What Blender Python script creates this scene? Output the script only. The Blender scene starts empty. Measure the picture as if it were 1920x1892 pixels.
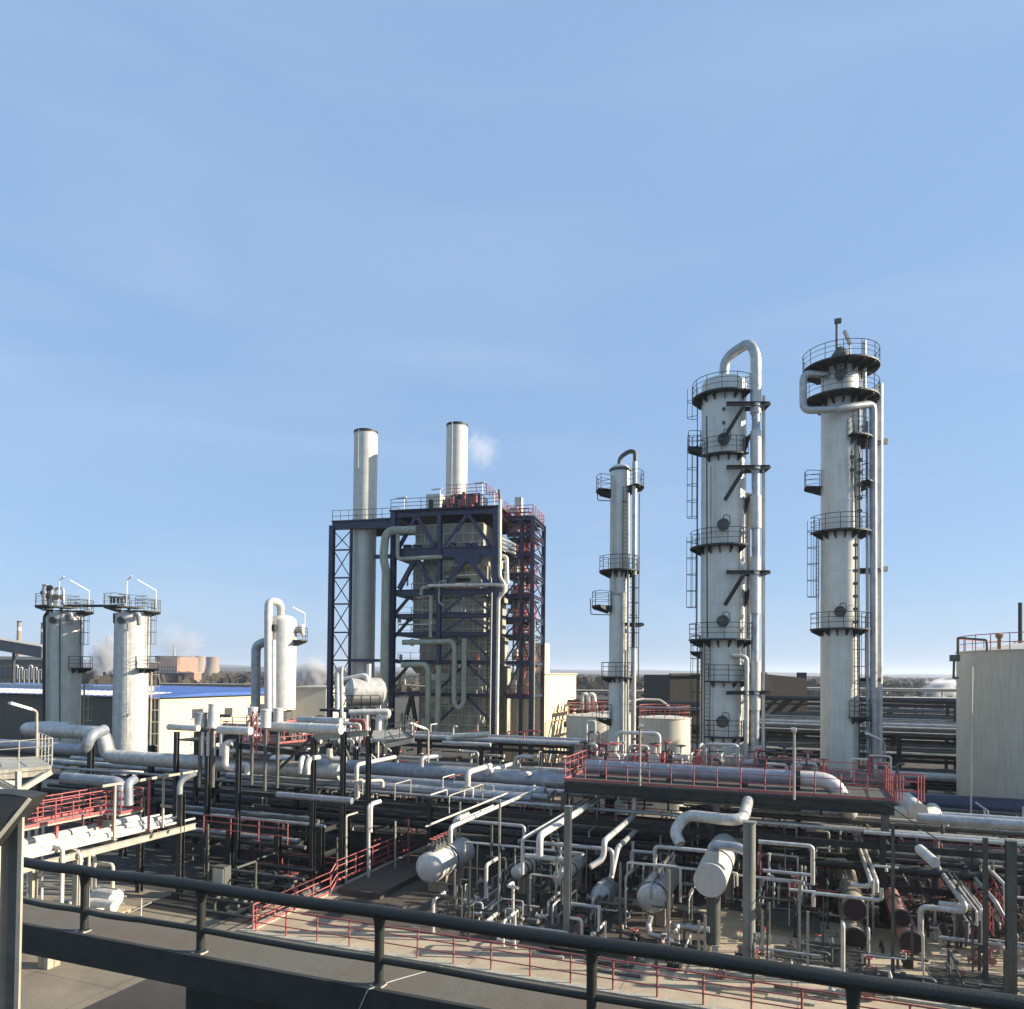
import bpy, math, random
from mathutils import Vector
R = math.radians
S = bpy.context.scene
col = S.collection
random.seed(7)

# ------------------------------------------------------------ camera, sky, sun, exposure
F, HY, ROLL, PIT, CH = 1400., 1260., .010, .019, 12.
CX, CY = 960., HY - F*math.tan(PIT)
cam = bpy.data.objects.new('camera', bpy.data.cameras.new('camera')); col.objects.link(cam)
cam.data.sensor_fit = 'HORIZONTAL'; cam.data.sensor_width = 36; cam.data.lens = 36*F/1920
cam.data.shift_y = (CY-946)/1920; cam.data.clip_start = .3; cam.data.clip_end = 30000
cam.location = (0, 0, CH)
fw = Vector((0, math.cos(PIT), math.sin(PIT))); up0 = Vector((0, -math.sin(PIT), math.cos(PIT))); rt0 = Vector((1, 0, 0))
# picture turned clockwise by ROLL: camera turned anticlockwise
rt = rt0*math.cos(ROLL) + up0*math.sin(ROLL); up = -rt0*math.sin(ROLL) + up0*math.cos(ROLL)
from mathutils import Matrix
cam.rotation_euler = Matrix((rt, up, -fw)).transposed().to_euler()
S.camera = cam

SUN_AZ, SUN_EL = 93.5, 23.
w = bpy.data.worlds.new('World'); S.world = w; w.use_nodes = True
nt = w.node_tree; nt.nodes.clear()
wo = nt.nodes.new('ShaderNodeOutputWorld'); bg = nt.nodes.new('ShaderNodeBackground')
sky = nt.nodes.new('ShaderNodeTexSky'); sky.sky_type = 'NISHITA'; sky.sun_disc = False
sky.sun_elevation = R(SUN_EL); sky.sun_rotation = R(SUN_AZ); sky.air_density = 1.0; sky.dust_density = 0.6; sky.ozone_density = 2.2; sky.altitude = 100
# thin high cirrus: soft streaks over the clear sky
tc = nt.nodes.new('ShaderNodeTexCoord'); mp = nt.nodes.new('ShaderNodeMapping'); mp.inputs['Scale'].default_value = (1.2, 1.2, 5.5); mp.inputs['Rotation'].default_value = (.1, .25, 0)
nz = nt.nodes.new('ShaderNodeTexNoise'); nz.inputs['Scale'].default_value = 1.7; nz.inputs['Detail'].default_value = 5; nz.inputs['Distortion'].default_value = .6
cr = nt.nodes.new('ShaderNodeValToRGB'); cr.color_ramp.elements[0].position = .45; cr.color_ramp.elements[0].color = (0, 0, 0, 1); cr.color_ramp.elements[1].position = .85; cr.color_ramp.elements[1].color = (.16, .16, .16, 1)
mx = nt.nodes.new('ShaderNodeMixRGB'); mx.inputs[2].default_value = (4.6, 4.9, 5.4, 1)
hs = nt.nodes.new('ShaderNodeHueSaturation'); hs.inputs['Saturation'].default_value = 1.0
L = nt.links.new
vl = nt.nodes.new('ShaderNodeMixRGB'); vl.inputs[0].default_value = .78; vl.inputs[2].default_value = (1.70, 2.70, 4.28, 1)   # thin even winter veil
L(tc.outputs['Generated'], mp.inputs[0]); L(mp.outputs[0], nz.inputs['Vector']); L(nz.outputs[0], cr.inputs[0])
L(sky.outputs[0], hs.inputs['Color']); L(cr.outputs[0], mx.inputs[0]); L(hs.outputs[0], vl.inputs[1]); L(vl.outputs[0], mx.inputs[1]); L(mx.outputs[0], bg.inputs[0]); L(bg.outputs[0], wo.inputs[0])
bg.inputs[1].default_value = .09
sd = Vector((math.sin(R(SUN_AZ))*math.cos(R(SUN_EL)), math.cos(R(SUN_AZ))*math.cos(R(SUN_EL)), math.sin(R(SUN_EL))))
sl = bpy.data.lights.new('sun', 'SUN'); sl.energy = 5.0; sl.angle = R(.53); sl.color = (1, .89, .73)
so = bpy.data.objects.new('sun', sl); col.objects.link(so); so.rotation_euler = sd.to_track_quat('Z', 'Y').to_euler(); so.location = (60, 0, 60)
S.view_settings.view_transform = 'Standard'; S.view_settings.look = 'None'; S.view_settings.exposure = 1.1; S.view_settings.gamma = 1
S.render.engine = 'CYCLES'; S.cycles.max_bounces = 5; S.cycles.volume_bounces = 1; S.cycles.diffuse_bounces = 3; S.cycles.glossy_bounces = 2

# ------------------------------------------------------------ surveying helpers (pixel of the 1920 px photograph + a height or distance -> place)
def ray(px, py):
    return fw + rt*((px-CX)/F) + up*((CY-py)/F)
def P(px, py, D):
    r = ray(px, py); return Vector((0, 0, CH)) + r*(D/r.y)
def G(px, py, z):
    r = ray(px, py); return Vector((0, 0, CH)) + r*((z-CH)/r.z)
def pj(p):
    q = Vector(p) - Vector((0, 0, CH)); d = q.dot(fw)
    return CX + F*q.dot(rt)/d, CY - F*q.dot(up)/d
TH = R(21); U = Vector((math.sin(TH), math.cos(TH), 0)); V = Vector((math.cos(TH), -math.sin(TH), 0)); Z = Vector((0, 0, 1))
def W(u, v, z=0): return U*u + V*v + Z*z
def UV(p): return p.dot(U), p.dot(V)
def move(p, d, i, t):           # slide p along d until its picture coordinate i equals t
    f = lambda k: pj(p + d*k)[i] - t
    a, b = 0., .5
    fa, fb = f(a), f(b)
    for _ in range(40):
        if abs(fb-fa) < 1e-9: break
        c = b - fb*(b-a)/(fb-fa); c = max(-400, min(400, c)); a, fa, b = b, fb, c; fb = f(b)
        if abs(fb) < .01: break
    return p + d*b
def path(*a):
    p = a[0] if isinstance(a[0], Vector) else G(*a[0]); pts = [p]
    for s in a[1:]:
        k, t = s
        if k == 'G': p = G(*t)
        elif k == 'z': p = Vector((p.x, p.y, t))
        elif k in 'uv' and len(k) == 1: p = p + (U if k == 'u' else V)*t
        elif k == 'ux': p = move(p, U, 0, t)
        elif k == 'vx': p = move(p, V, 0, t)
        elif k == 'uy': p = move(p, U, 1, t)
        elif k == 'vy': p = move(p, V, 1, t)
        elif k == 'zy': p = move(p, Z, 1, t)
        elif k == 'dz': p = p + Z*t
        pts.append(p)
    return pts

# ------------------------------------------------------------ materials
MT = {}
def mat(name, c, rough=.6, metal=0., var=.25, scale=1.2, bump=.0, streak=0., tint=None, spec=.5, fine=0., cell=None):
    m = bpy.data.materials.new(name); m.use_nodes = True; t = m.node_tree; b = t.nodes['Principled BSDF']; K = t.links.new
    b.inputs['Roughness'].default_value = rough; b.inputs['Metallic'].default_value = metal; b.inputs['Specular IOR Level'].default_value = spec
    tc = t.nodes.new('ShaderNodeTexCoord'); co = tc.outputs['Object']
    n = t.nodes.new('ShaderNodeTexNoise'); n.inputs['Scale'].default_value = scale; n.inputs['Detail'].default_value = 6; n.inputs['Roughness'].default_value = .65
    K(co, n.inputs['Vector'])
    r = t.nodes.new('ShaderNodeValToRGB'); e = r.color_ramp.elements; e[0].position = .3; e[1].position = .7
    lo = [x*(1-var) for x in c]; hi = [min(1, x*(1+var*.6)) for x in c]
    if tint: lo = [a*(1-.5) + q*.5 for a, q in zip(lo, tint)]
    e[0].color = (*lo, 1); e[1].color = (*hi, 1); K(n.outputs[0], r.inputs[0]); last = r.outputs[0]
    if streak:
        mp = t.nodes.new('ShaderNodeMapping'); mp.inputs['Scale'].default_value = (3.5, 3.5, .22); K(co, mp.inputs[0])
        n2 = t.nodes.new('ShaderNodeTexNoise'); n2.inputs['Scale'].default_value = 2.2; n2.inputs['Detail'].default_value = 5; K(mp.outputs[0], n2.inputs['Vector'])
        r2 = t.nodes.new('ShaderNodeValToRGB'); r2.color_ramp.elements[0].position = .38; r2.color_ramp.elements[0].color = (1-streak, 1-streak*1.1, 1-streak*1.25, 1); r2.color_ramp.elements[1].position = .6; r2.color_ramp.elements[1].color = (1, 1, 1, 1)
        mm = t.nodes.new('ShaderNodeMixRGB'); mm.blend_type = 'MULTIPLY'; mm.inputs[0].default_value = 1; K(n2.outputs[0], r2.inputs[0]); K(last, mm.inputs[1]); K(r2.outputs[0], mm.inputs[2]); last = mm.outputs[0]
    if fine:
        n3 = t.nodes.new('ShaderNodeTexNoise'); n3.inputs['Scale'].default_value = 22; n3.inputs['Detail'].default_value = 3; K(co, n3.inputs['Vector'])
        r3 = t.nodes.new('ShaderNodeValToRGB'); r3.color_ramp.elements[0].position = .35; r3.color_ramp.elements[0].color = (1-fine, 1-fine, 1-fine, 1); r3.color_ramp.elements[1].position = .6
        mm = t.nodes.new('ShaderNodeMixRGB'); mm.blend_type = 'MULTIPLY'; mm.inputs[0].default_value = 1; K(n3.outputs[0], r3.inputs[0]); K(last, mm.inputs[1]); K(r3.outputs[0], mm.inputs[2]); last = mm.outputs[0]
    if cell:      # slab or panel joints (size u, size v, joint darkness) in plant axes
        mp = t.nodes.new('ShaderNodeMapping'); mp.inputs['Rotation'].default_value = (0, 0, TH) if len(cell) < 4 else cell[3]; K(co, mp.inputs[0])
        bk = t.nodes.new('ShaderNodeTexBrick'); bk.offset = 0; bk.inputs['Scale'].default_value = 1; bk.inputs['Brick Width'].default_value = cell[0]; bk.inputs['Row Height'].default_value = cell[1]
        bk.inputs['Mortar Size'].default_value = .035; bk.inputs['Color1'].default_value = (1, 1, 1, 1); bk.inputs['Color2'].default_value = (.86, .86, .86, 1); q = 1-cell[2]; bk.inputs['Mortar'].default_value = (q, q, q, 1)
        K(mp.outputs[0], bk.inputs['Vector'])
        mm = t.nodes.new('ShaderNodeMixRGB'); mm.blend_type = 'MULTIPLY'; mm.inputs[0].default_value = 1; K(last, mm.inputs[1]); K(bk.outputs[0], mm.inputs[2]); last = mm.outputs[0]
    K(last, b.inputs['Base Color'])
    if bump:
        bp = t.nodes.new('ShaderNodeBump'); bp.inputs['Strength'].default_value = bump; bp.inputs['Distance'].default_value = .05
        nb = t.nodes.new('ShaderNodeTexNoise'); nb.inputs['Scale'].default_value = scale*6; nb.inputs['Detail'].default_value = 4; K(co, nb.inputs['Vector'])
        K(nb.outputs[0], bp.inputs['Height']); K(bp.outputs[0], b.inputs['Normal'])
    MT[name] = m; return m
mat('cladding', (0.62, 0.6, 0.54), .42, .3, .25, 2.5, .2, .12, fine=.2)
mat('tower_clad', (0.70, 0.69, 0.60), .4, .15, .12, .8, .06, .09, fine=.12)
mat('tank_paint', (0.6, 0.57, 0.46), .65, 0, .10, .7, .03, .12, fine=.15)
mat('white_clad', (0.66, 0.64, 0.58), .45, .1, .2, 1.8, .15, .12, fine=.15)
mat('stack_metal', (0.6, 0.585, 0.5), .5, .2, .12, 1.1, .05, .12)
mat('bare_pipe', (0.46, 0.47, 0.46), .42, .4, .35, 2.0, .1, .0, fine=.2)
mat('blue_pipe', (0.34, 0.36, 0.385), .42, .35, .3, 2.0, .1, fine=.2)
mat('dull_pipe', (0.105, 0.105, 0.09), .6, .2, .35, 2.0, .05)
mat('pale_pipe', (0.62, 0.58, 0.48), .5, .1, .25, 2.0, .05)
mat('peach_pipe', (.55, .38, .24), .6, 0, .15, 1.5)
mat('green_grey', (0.36, 0.38, 0.29), .6, .1, .2, 1.5, .03, .2)
mat('dark_steel', (.034, .036, .031), .6, .2, .4, 2.5, .05)
mat('grey_steel', (0.11, 0.112, 0.095), .6, .15, .3, 2.0, .05, .2)
mat('pale_steel', (0.44, 0.41, 0.33), .6, .1, .25, 2.0, .05, .2)
mat('blue_steel', (0.045, 0.05, 0.088), .45, .1, .3, 1.5, .03, .15)
mat('red_paint', (0.38, 0.095, 0.085), .55, 0, .3, 3.0, .03)
mat('rail_paint', (.018, .021, .016), .5, .1, .4, 9.0, .25, tint=(.03, .028, .02))
mat('casing', (0.46, 0.455, 0.36), .7, .1, .35, .9, .08, .35, fine=.2)
mat('casing_light', (0.64, 0.63, 0.52), .7, .1, .2, .8, .05, .3)
mat('exch_tan', (0.32, 0.28, 0.19), .6, .05, .3, 2.0, .05, .2)
mat('exch_pink', (0.33, 0.16, 0.125), .65, 0, .3, 2.5, .05)
mat('dark_end', (.035, .02, .018), .7, .1, .5, 8.0, .1)
mat('concrete', (0.47, 0.39, 0.265), .9, 0, .24, .35, .15, fine=.22, tint=(.30, .22, .15), cell=(6.2, 3.4, .45))
mat('oily_shade_concrete', (.075, .06, .045), .8, 0, .5, .7, .2, fine=.35, tint=(.16, .12, .085), cell=(6.2, 3.4, .4))  # oil stains and equipment shade mixed into one dark colour
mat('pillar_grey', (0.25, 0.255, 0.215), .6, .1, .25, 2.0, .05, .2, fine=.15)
mat('pit_shade', (.009, .008, .007), .9, 0, .5, 1.5, .2, fine=.3)  # near-black colour with the deep shade of the yard painted in
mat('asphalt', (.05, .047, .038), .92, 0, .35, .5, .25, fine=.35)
mat('earth', (.055, .046, .032), .95, 0, .45, .12, .2, fine=.3)
mat('apron', (.25, .21, .15), .92, 0, .3, .4, .2, fine=.3, cell=(4.0, 3.0, .4))
mat('ledge_concrete', (0.1, 0.1, 0.082), .92, 0, .22, .5, .25, fine=.2, tint=(.16, .10, .06))
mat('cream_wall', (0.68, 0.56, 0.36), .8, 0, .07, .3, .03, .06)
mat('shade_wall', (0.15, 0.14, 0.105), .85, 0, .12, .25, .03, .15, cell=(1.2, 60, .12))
mat('blue_roof', (.05, .12, .36), .5, .1, .15, .5)
mat('brick', (.36, .20, .13), .85, 0, .2, .1)
mat('tower_concrete', (.30, .22, .16), .9, 0, .25, .02)
mat('brown_hall', (.020, .016, .011), .85, 0, .3, .3, .05, .2, cell=(1.5, 60, .3))
mat('window_glass', (.06, .07, .08), .15, 0, .2, 1)
mat('scrub', (.055, .045, .026), 1, 0, .5, .02, .1)
mat('hill', (.085, .075, .052), 1, 0, .5, .004, 0)
mat('lamp_shell', (.72, .72, .68), .5, 0, .1, 2)
mat('orange', (.36, .19, .09), .6, 0, .2, 2)

# ------------------------------------------------------------ mesh builder
class MB:
    def __init__(s): s.v = []; s.f = []; s.sm = []
    def add(s, vs, fs, sm=False):
        n = len(s.v); s.v += [Vector(x) for x in vs]; s.f += [tuple(i+n for i in f) for f in fs]; s.sm += [sm]*len(fs) if isinstance(sm, bool) else sm
    def box(s, c, sx, sy, sz, ax=None):      # centre, sizes, axes
        a, b, g = ax or (V, U, Z); c = Vector(c)
        vs = [c + a*(i*sx/2) + b*(j*sy/2) + g*(k*sz/2) for k in (-1, 1) for j in (-1, 1) for i in (-1, 1)]
        s.add(vs, [(0, 2, 3, 1), (4, 5, 7, 6), (0, 1, 5, 4), (2, 6, 7, 3), (0, 4, 6, 2), (1, 3, 7, 5)]); return s
    def beam(s, p, q, wd, h=None, side=None):
        p, q = Vector(p), Vector(q); d = q-p; l = d.length
        if l < 1e-6: return s
        d /= l; h = h or wd
        ref = side or (Z if abs(d.z) < .95 else U)
        a = d.cross(ref)
        if a.length < 1e-4: a = d.cross(U)
        a.normalize(); g = a.cross(d).normalized()
        return s.box((p+q)/2, l, wd, h, (d, a, g))
    def ibeam(s, p, q, wd, h):      # H section: web + two flanges
        p, q = Vector(p), Vector(q); d = (q-p); l = d.length; d /= l
        ref = Z if abs(d.z) < .95 else U
        a = d.cross(ref).normalized(); g = a.cross(d).normalized(); c = (p+q)/2; t = max(.02, h*.09)
        s.box(c, l, t, h-2*t-.004, (d, a, g)); s.box(c+g*(h-t)/2, l, wd, t, (d, a, g)); s.box(c-g*(h-t)/2, l, wd, t, (d, a, g)); return s
    def ring(s, c, a, b, r, n): return [c + a*(r*math.cos(2*math.pi*i/n)) + b*(r*math.sin(2*math.pi*i/n)) for i in range(n)]
    def tube(s, pts, r, n=10, bend=None, caps=True, bands=0):
        pts = [Vector(p) for p in pts]; bend = 2.2*r if bend is None else bend
        q = [pts[0]]
        for i in range(1, len(pts)-1):
            a, b, c = pts[i-1], pts[i], pts[i+1]; d1 = (a-b); d2 = (c-b); l = min(bend, d1.length*.48, d2.length*.48)
            if l < 1e-4 or d1.normalized().dot(d2.normalized()) < -.9995: q.append(b); continue
            p1 = b + d1.normalized()*l; p2 = b + d2.normalized()*l
            for k in range(6):
                t = k/5; q.append(p1*(1-t)**2 + b*2*t*(1-t) + p2*t*t)
        q.append(pts[-1]); pts = [q[0]]
        for x in q[1:]:
            if (x-pts[-1]).length > 1e-4: pts.append(x)
        if len(pts) < 2: return s
        d = (pts[1]-pts[0]).normalized(); a = d.cross(Z if abs(d.z) < .9 else U).normalized(); n0 = len(s.v); vs = []
        for i, p in enumerate(pts):
            if i == 0: t = d
            elif i == len(pts)-1: t = (pts[i]-pts[i-1]).normalized()
            else: t = ((pts[i+1]-p).normalized() + (p-pts[i-1]).normalized()).normalized()
            a = (a - t*a.dot(t)).normalized(); vs += s.ring(p, a, t.cross(a), r, n)
        fs = [(i*n+j, i*n+(j+1) % n, (i+1)*n+(j+1) % n, (i+1)*n+j) for i in range(len(pts)-1) for j in range(n)]
        s.add(vs, fs, True)
        if caps:
            m = len(vs)-n; s.f += [tuple(n0+j for j in range(n))[::-1], tuple(n0+m+j for j in range(n))]; s.sm += [False, False]
        if bands:        # cladding straps proud of the pipe
            for i in range(len(q)-1):
                a0, b0 = q[i], q[i+1]; l = (b0-a0).length
                if l > bands*1.2:
                    dd = (b0-a0)/l; k = bands/2
                    while k < l: s.cyl(a0+dd*k, a0+dd*(k+.05), r+.012, n=n); k += bands
        return s
    def cyl(s, p, q, r, r2=None, n=16, caps=True):
        p, q = Vector(p), Vector(q); d = (q-p).normalized(); a = d.cross(Z if abs(d.z) < .9 else U).normalized(); b = d.cross(a); r2 = r if r2 is None else r2
        n0 = len(s.v); vs = s.ring(p, a, b, r, n) + s.ring(q, a, b, r2, n)
        s.add(vs, [(j, (j+1) % n, n+(j+1) % n, n+j) for j in range(n)], True)
        if caps: s.f += [tuple(n0+j for j in range(n))[::-1], tuple(n0+n+j for j in range(n))]; s.sm += [False, False]
        return s
    def lathe(s, p, ax, prof, n=28, caps=True):     # prof: (distance along axis, radius)
        p = Vector(p); d = Vector(ax).normalized(); a = d.cross(Z if abs(d.z) < .9 else U).normalized(); b = d.cross(a); n0 = len(s.v); vs = []
        for t, r in prof: vs += s.ring(p+d*t, a, b, max(r, .001), n)
        s.add(vs, [(i*n+j, i*n+(j+1) % n, (i+1)*n+(j+1) % n, (i+1)*n+j) for i in range(len(prof)-1) for j in range(n)], True)
        if caps: m = len(vs)-n; s.f += [tuple(n0+j for j in range(n))[::-1], tuple(n0+m+j for j in range(n))]; s.sm += [False, False]
        return s
    def quad(s, *p): s.add(p, [tuple(range(len(p)))]); return s
    def prism(s, pts, d):       # outline pts pushed by vector d
        pts = [Vector(p) for p in pts]; n = len(pts); d = Vector(d)
        s.add(pts + [p+d for p in pts], [tuple(range(n))[::-1], tuple(range(n, 2*n))] + [(j, (j+1) % n, n+(j+1) % n, n+j) for j in range(n)]); return s
    def build(s, name, m, parent=None, origin=None):
        if not s.v: s.box((0, 0, 0), .01, .01, .01)
        if parent is not None: o = ORG[parent.name]
        elif origin is not None: o = Vector(origin)
        else:
            o = Vector((sum(v.x for v in s.v)/len(s.v), sum(v.y for v in s.v)/len(s.v), min(v.z for v in s.v)))
        me = bpy.data.meshes.new(name); me.from_pydata([tuple(v-o) for v in s.v], [], s.f)
        me.polygons.foreach_set('use_smooth', s.sm); me.update()
        if any(s.sm): me.set_sharp_from_angle(angle=R(38))
        me.materials.append(MT[m]); ob = bpy.data.objects.new(name, me); col.objects.link(ob)
        if parent is not None: ob.parent = parent
        else: ob.location = o
        ORG[ob.name] = o; return ob
ORG = {}
def tag(o, label=None, cat=None, group=None, kind=None):
    for k, x in (('label', label), ('category', cat), ('group', group), ('kind', kind)):
        if x: o[k] = x
    return o
def thing(name, loc, label, cat, group=None):
    o = bpy.data.objects.new(name, None); col.objects.link(o); o.location = loc; ORG[o.name] = Vector(loc); o.empty_display_size = .3
    return tag(o, label, cat, group)
def copy_thing(o, off, label=None, group=None):
    def cp(x, par):
        c = x.copy(); col.objects.link(c)
        if par: c.parent = par
        for ch in [k for k in kids.get(x.name, [])]: cp(ch, c)
        return c
    kids = {}
    def walk(x):
        kids[x.name] = list(x.children)
        for k in x.children: walk(k)
    walk(o); c = cp(o, None); c.location = o.location + Vector(off); ORG[c.name] = ORG[o.name] + Vector(off)
    if label: c['label'] = label
    if group: c['group'] = group
    return c
def pipe(pts, r, m, label, group=None, name='pipe', cat='pipe', bands=0, bend=None, n=10, flanges=False):
    if not bands and r >= .115 and 'steel' not in m: bands = 1.9
    b = MB().tube(pts, r, n, bend, bands=bands)
    if flanges or (name == 'bent_pipe' and r > .035):
        for e, f in ((pts[0], pts[1]), (pts[-1], pts[-2])):
            d = (Vector(f)-Vector(e)).normalized(); b.cyl(Vector(e)-d*.01, Vector(e)+d*.07, r*1.5, n=n)
    return tag(b.build(name, m), label, cat, group)
def railing(pts, label, group=None, m='red_paint', h=1.1, sp=1.7, r=.028, mids=(.37, .73), toe=True, parent=None, name='railing', pr=None):
    pts = [Vector(p) for p in pts]; pr = pr or r*1.15
    t = parent or thing(name, pts[0], label, 'railing', group)
    for k, hh in enumerate((1.0,)+tuple(mids)):
        MB().tube([p+Z*(h*hh) for p in pts], r if k == 0 else r*.8, 6, bend=.05).build('rail', m, t)
    if toe:
        b = MB()
        for a, c in zip(pts, pts[1:]): b.beam(a+Z*.07, c+Z*.07, .014, .12)
        b.build('toe_board', m, t)
    done = set()
    for a, c in zip(pts, pts[1:]):
        l = (c-a).length; n = max(1, round(l/sp))
        for i in range(n+1):
            p = a + (c-a)*(i/n); key = (round(p.x, 2), round(p.y, 2), round(p.z, 2))
            if key in done: continue
            done.add(key); MB().cyl(p, p+Z*(h*.995), pr, n=6).build('post', m, t)
    return t
def ladder(parent, p, z0, z1, face, m='dark_steel', cage=True, wd=.45):
    """p: foot of the ladder, face: unit vector from the wall to the climber"""
    p = Vector((p[0], p[1], 0)); face = Vector(face); sd_ = face.cross(Z).normalized(); b = MB()
    for s in (-1, 1): b.beam(p+sd_*(s*wd/2)+Z*z0, p+sd_*(s*wd/2)+Z*z1, .05, .05)
    z = z0+.3
    while z < z1: b.cyl(p-sd_*wd/2+Z*z, p+sd_*wd/2+Z*z, .015, n=5, caps=False); z += .3
    ld = b.build('ladder', m, parent)
    if cage and z1-z0 > 3:
        b = MB(); z = z0+2.2; arc = [p + sd_*(.38*math.cos(a)) + face*(.02+.68*math.sin(a)) for a in [math.pi*i/6 for i in range(7)]]
        while z < z1+.9: b.tube([q+Z*z for q in arc], .022, 5, bend=0); z += 1.15
        for k in (0, 1, 3, 5, 6): b.beam(arc[k]+Z*(z0+2.2), arc[k]+Z*(z1+.9), .035, .012)
        b.build('cage', m, ld)
    return ld

# ------------------------------------------------------------ the setting: ground, hills, far plain
def sheet(name, pts, z, m, kind='structure'):
    return tag(MB().quad(*[Vector((p[0], p[1], z)) for p in pts]).build(name, m, origin=(0, 0, 0)), kind=kind)
sheet('ground', [(-9000, -40), (9000, -40), (9000, 9000), (-9000, 9000)], 0, 'earth')
ph = lambda a, b, c, d, z, name, m: sheet(name, [W(a, b), W(a, d), W(c, d), W(c, b)], z, m)
ph(-6, -60, 31, -23.5, .004, 'yard_paving', 'apron')
ph(-6, -23.5, 27.0, 60, .004, 'ground_shade', 'asphalt')  # dark sheet standing in for the shade on the ground below the ledge
ph(31, -80, 52, 60, .008, 'plant_floor', 'asphalt')
ph(52, -70, 84, 60, .004, 'plant_yard', 'apron')
# raised concrete pad with kerb
pad = MB().box(W(37.4, 12, .1), 70, 20, .2)
tag(pad.build('concrete_pad', 'concrete', origin=(0, 0, 0)), kind='structure')
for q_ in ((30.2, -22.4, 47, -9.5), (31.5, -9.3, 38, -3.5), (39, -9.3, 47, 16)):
    ph(q_[0], q_[1], q_[2], q_[3], .204, 'stain_shade_floor', 'oily_shade_concrete')  # dark patches: stained concrete with the shade around the vessels painted in
kb = MB(); kb.box(W(27.2, 12, .16), 70.8, .38, .32); kb.box(W(37.55, -23.15, .16), .42, 20.2, .32); 
tag(kb.build('kerb', 'pale_steel', origin=(0, 0, 0)), kind='structure')
def hills(name, x0, x1, D, base, amp, seed, m, depth=900):
    random.seed(seed); b = MB(); n = 90; fr = []
    ph_ = [random.uniform(0, 6) for _ in range(5)]
    for i in range(n+1):
        x = x0 + (x1-x0)*i/n; h = base(x) + amp*sum(math.sin(x*(k+1)*.0013*(1.3**k)+ph_[k])/(k+1) for k in range(5))
        fr.append((x, max(2, h)))
    vs = []
    for x, h in fr: vs += [(x, D, -2), (x, D+depth*.35, h*.7), (x, D+depth, h), (x, D+depth*1.8, h*.6)]
    fs = [(i*4+j, (i+1)*4+j, (i+1)*4+j+1, i*4+j+1) for i in range(n) for j in range(3)]
    b.add(vs, fs, True); return tag(b.build(name, m, origin=(0, 0, 0)), kind='structure')
hills('hill', -5200, 5200, 3600, lambda x: 28 + max(0, -x)*.008, 5, 3, 'hill', 1200)
hills('hills', -3400, 3400, 2000, lambda x: 11 + max(0, -x)*.006, 2.5, 9, 'scrub', 700)

random.seed(11)
def scrub_mass(name, label, x0, x1, D0, D1, n, h0, h1, m):
    b = MB()
    for _ in range(n):
        t = random.random(); D = D0 + (D1-D0)*t; x = P(random.uniform(x0, x1), 1270, D).x; h = random.uniform(h0, h1); wd = h*random.uniform(.8, 2.2)
        for _k in range(7):
            c = Vector((x+random.gauss(0, wd*.5), D+random.gauss(0, wd*.5), h*random.uniform(.3, .8))); q = h*random.uniform(.18, .4)
            a = random.uniform(0, 6); dx = Vector((math.cos(a), math.sin(a), random.uniform(-.3, .3)))*q; dz = Vector((random.uniform(-.4, .4), random.uniform(-.4, .4), 1))*q
            b.quad(c-dx-dz, c+dx-dz*.7, c+dx*.7+dz, c-dx*.8+dz*.9)
    return tag(b.build(name, m, origin=(0, 0, 0)), label, 'scrub', kind='stuff')
scrub_mass('scrubland', 'brown winter scrub covering the plain beyond the plant', -100, 2050, 330, 1900, 2600, 3, 9, 'scrub')

# ------------------------------------------------------------ far buildings
def bld(name, label, cat, corners, z1, m, roof=None, rm=None, origin=None, group=None):
    t = thing(name, Vector((corners[0].x, corners[0].y, 0)), label, cat, group)
    b = MB().prism([Vector((c.x, c.y, 0)) for c in corners], Z*z1); b.build('wall', m, t)
    if rm:
        cx_ = sum((Vector((c.x, c.y, 0)) for c in corners), Vector())/len(corners)
        b = MB().prism([Vector((c.x, c.y, z1)) + (Vector((c.x, c.y, 0))-cx_).normalized()*.35 for c in corners], Z*(roof or .6)); b.build('roof', rm, t)
    return t
def cooling(px, D, wpx, hpx_top, hpx_base, label):
    c = P(px, 1260, D); r = wpx/2/F*D; h = P(px, hpx_top, D).z; z0 = 0
    t = MB().lathe((c.x, c.y, 0), Z, [(0, r*1.0), (h*.08, r*.96), (h*.35, r*.78), (h*.6, r*.66), (h*.8, r*.64), (h, r*.70), (h*.99, r*.62), (h*.7, r*.56)], 28, caps=False)
    return tag(t.build('cooling_tower', 'tower_concrete'), label, 'cooling tower', 'far cooling towers')
cooling(352, 1150, 36, 1230, 1262, 'leftmost of the three hazy cooling towers beside the brick power station')
cooling(372, 1290, 34, 1230, 1262, 'middle cooling tower half hidden behind its left neighbour')
cooling(398, 1120, 34, 1232, 1262, 'rightmost dark cooling tower standing clear of the other two')
def chimney(px, w_, top, D, label, m='brick', band=False):
    c = P(px, 1260, D); r = w_/2/F*D; h = P(px, top, D).z
    t = thing('chimney', (c.x, c.y, 0), label, 'chimney')
    MB().lathe((c.x, c.y, 0), Z, [(0, r*1.15), (h, r*.9)], 16).build('shaft', m, t)
    if band: MB().lathe((c.x, c.y, h*.86), Z, [(0, r*.97), (h*.05, r*.96)], 16, caps=False).build('band', 'white_clad', t)
    MB().lathe((c.x, c.y, h*.985), Z, [(0, r*1.0), (h*.02, r*1.0)], 16).build('rim', 'dark_steel', t)
chimney(34, 8, 1165, 420, 'thick brown chimney with pale ring far left over the conveyor', 'tower_concrete', True)
chimney(78, 6, 1168, 400, 'slim dark chimney right beside the left banded tower', 'grey_steel', True)
chimney(199, 4, 1194, 900, 'thin distant chimney with red top between the two left towers', 'brick')
chimney(326, 5, 1212, 1000, 'short pale chimney behind the brick power station', 'pale_steel')
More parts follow.
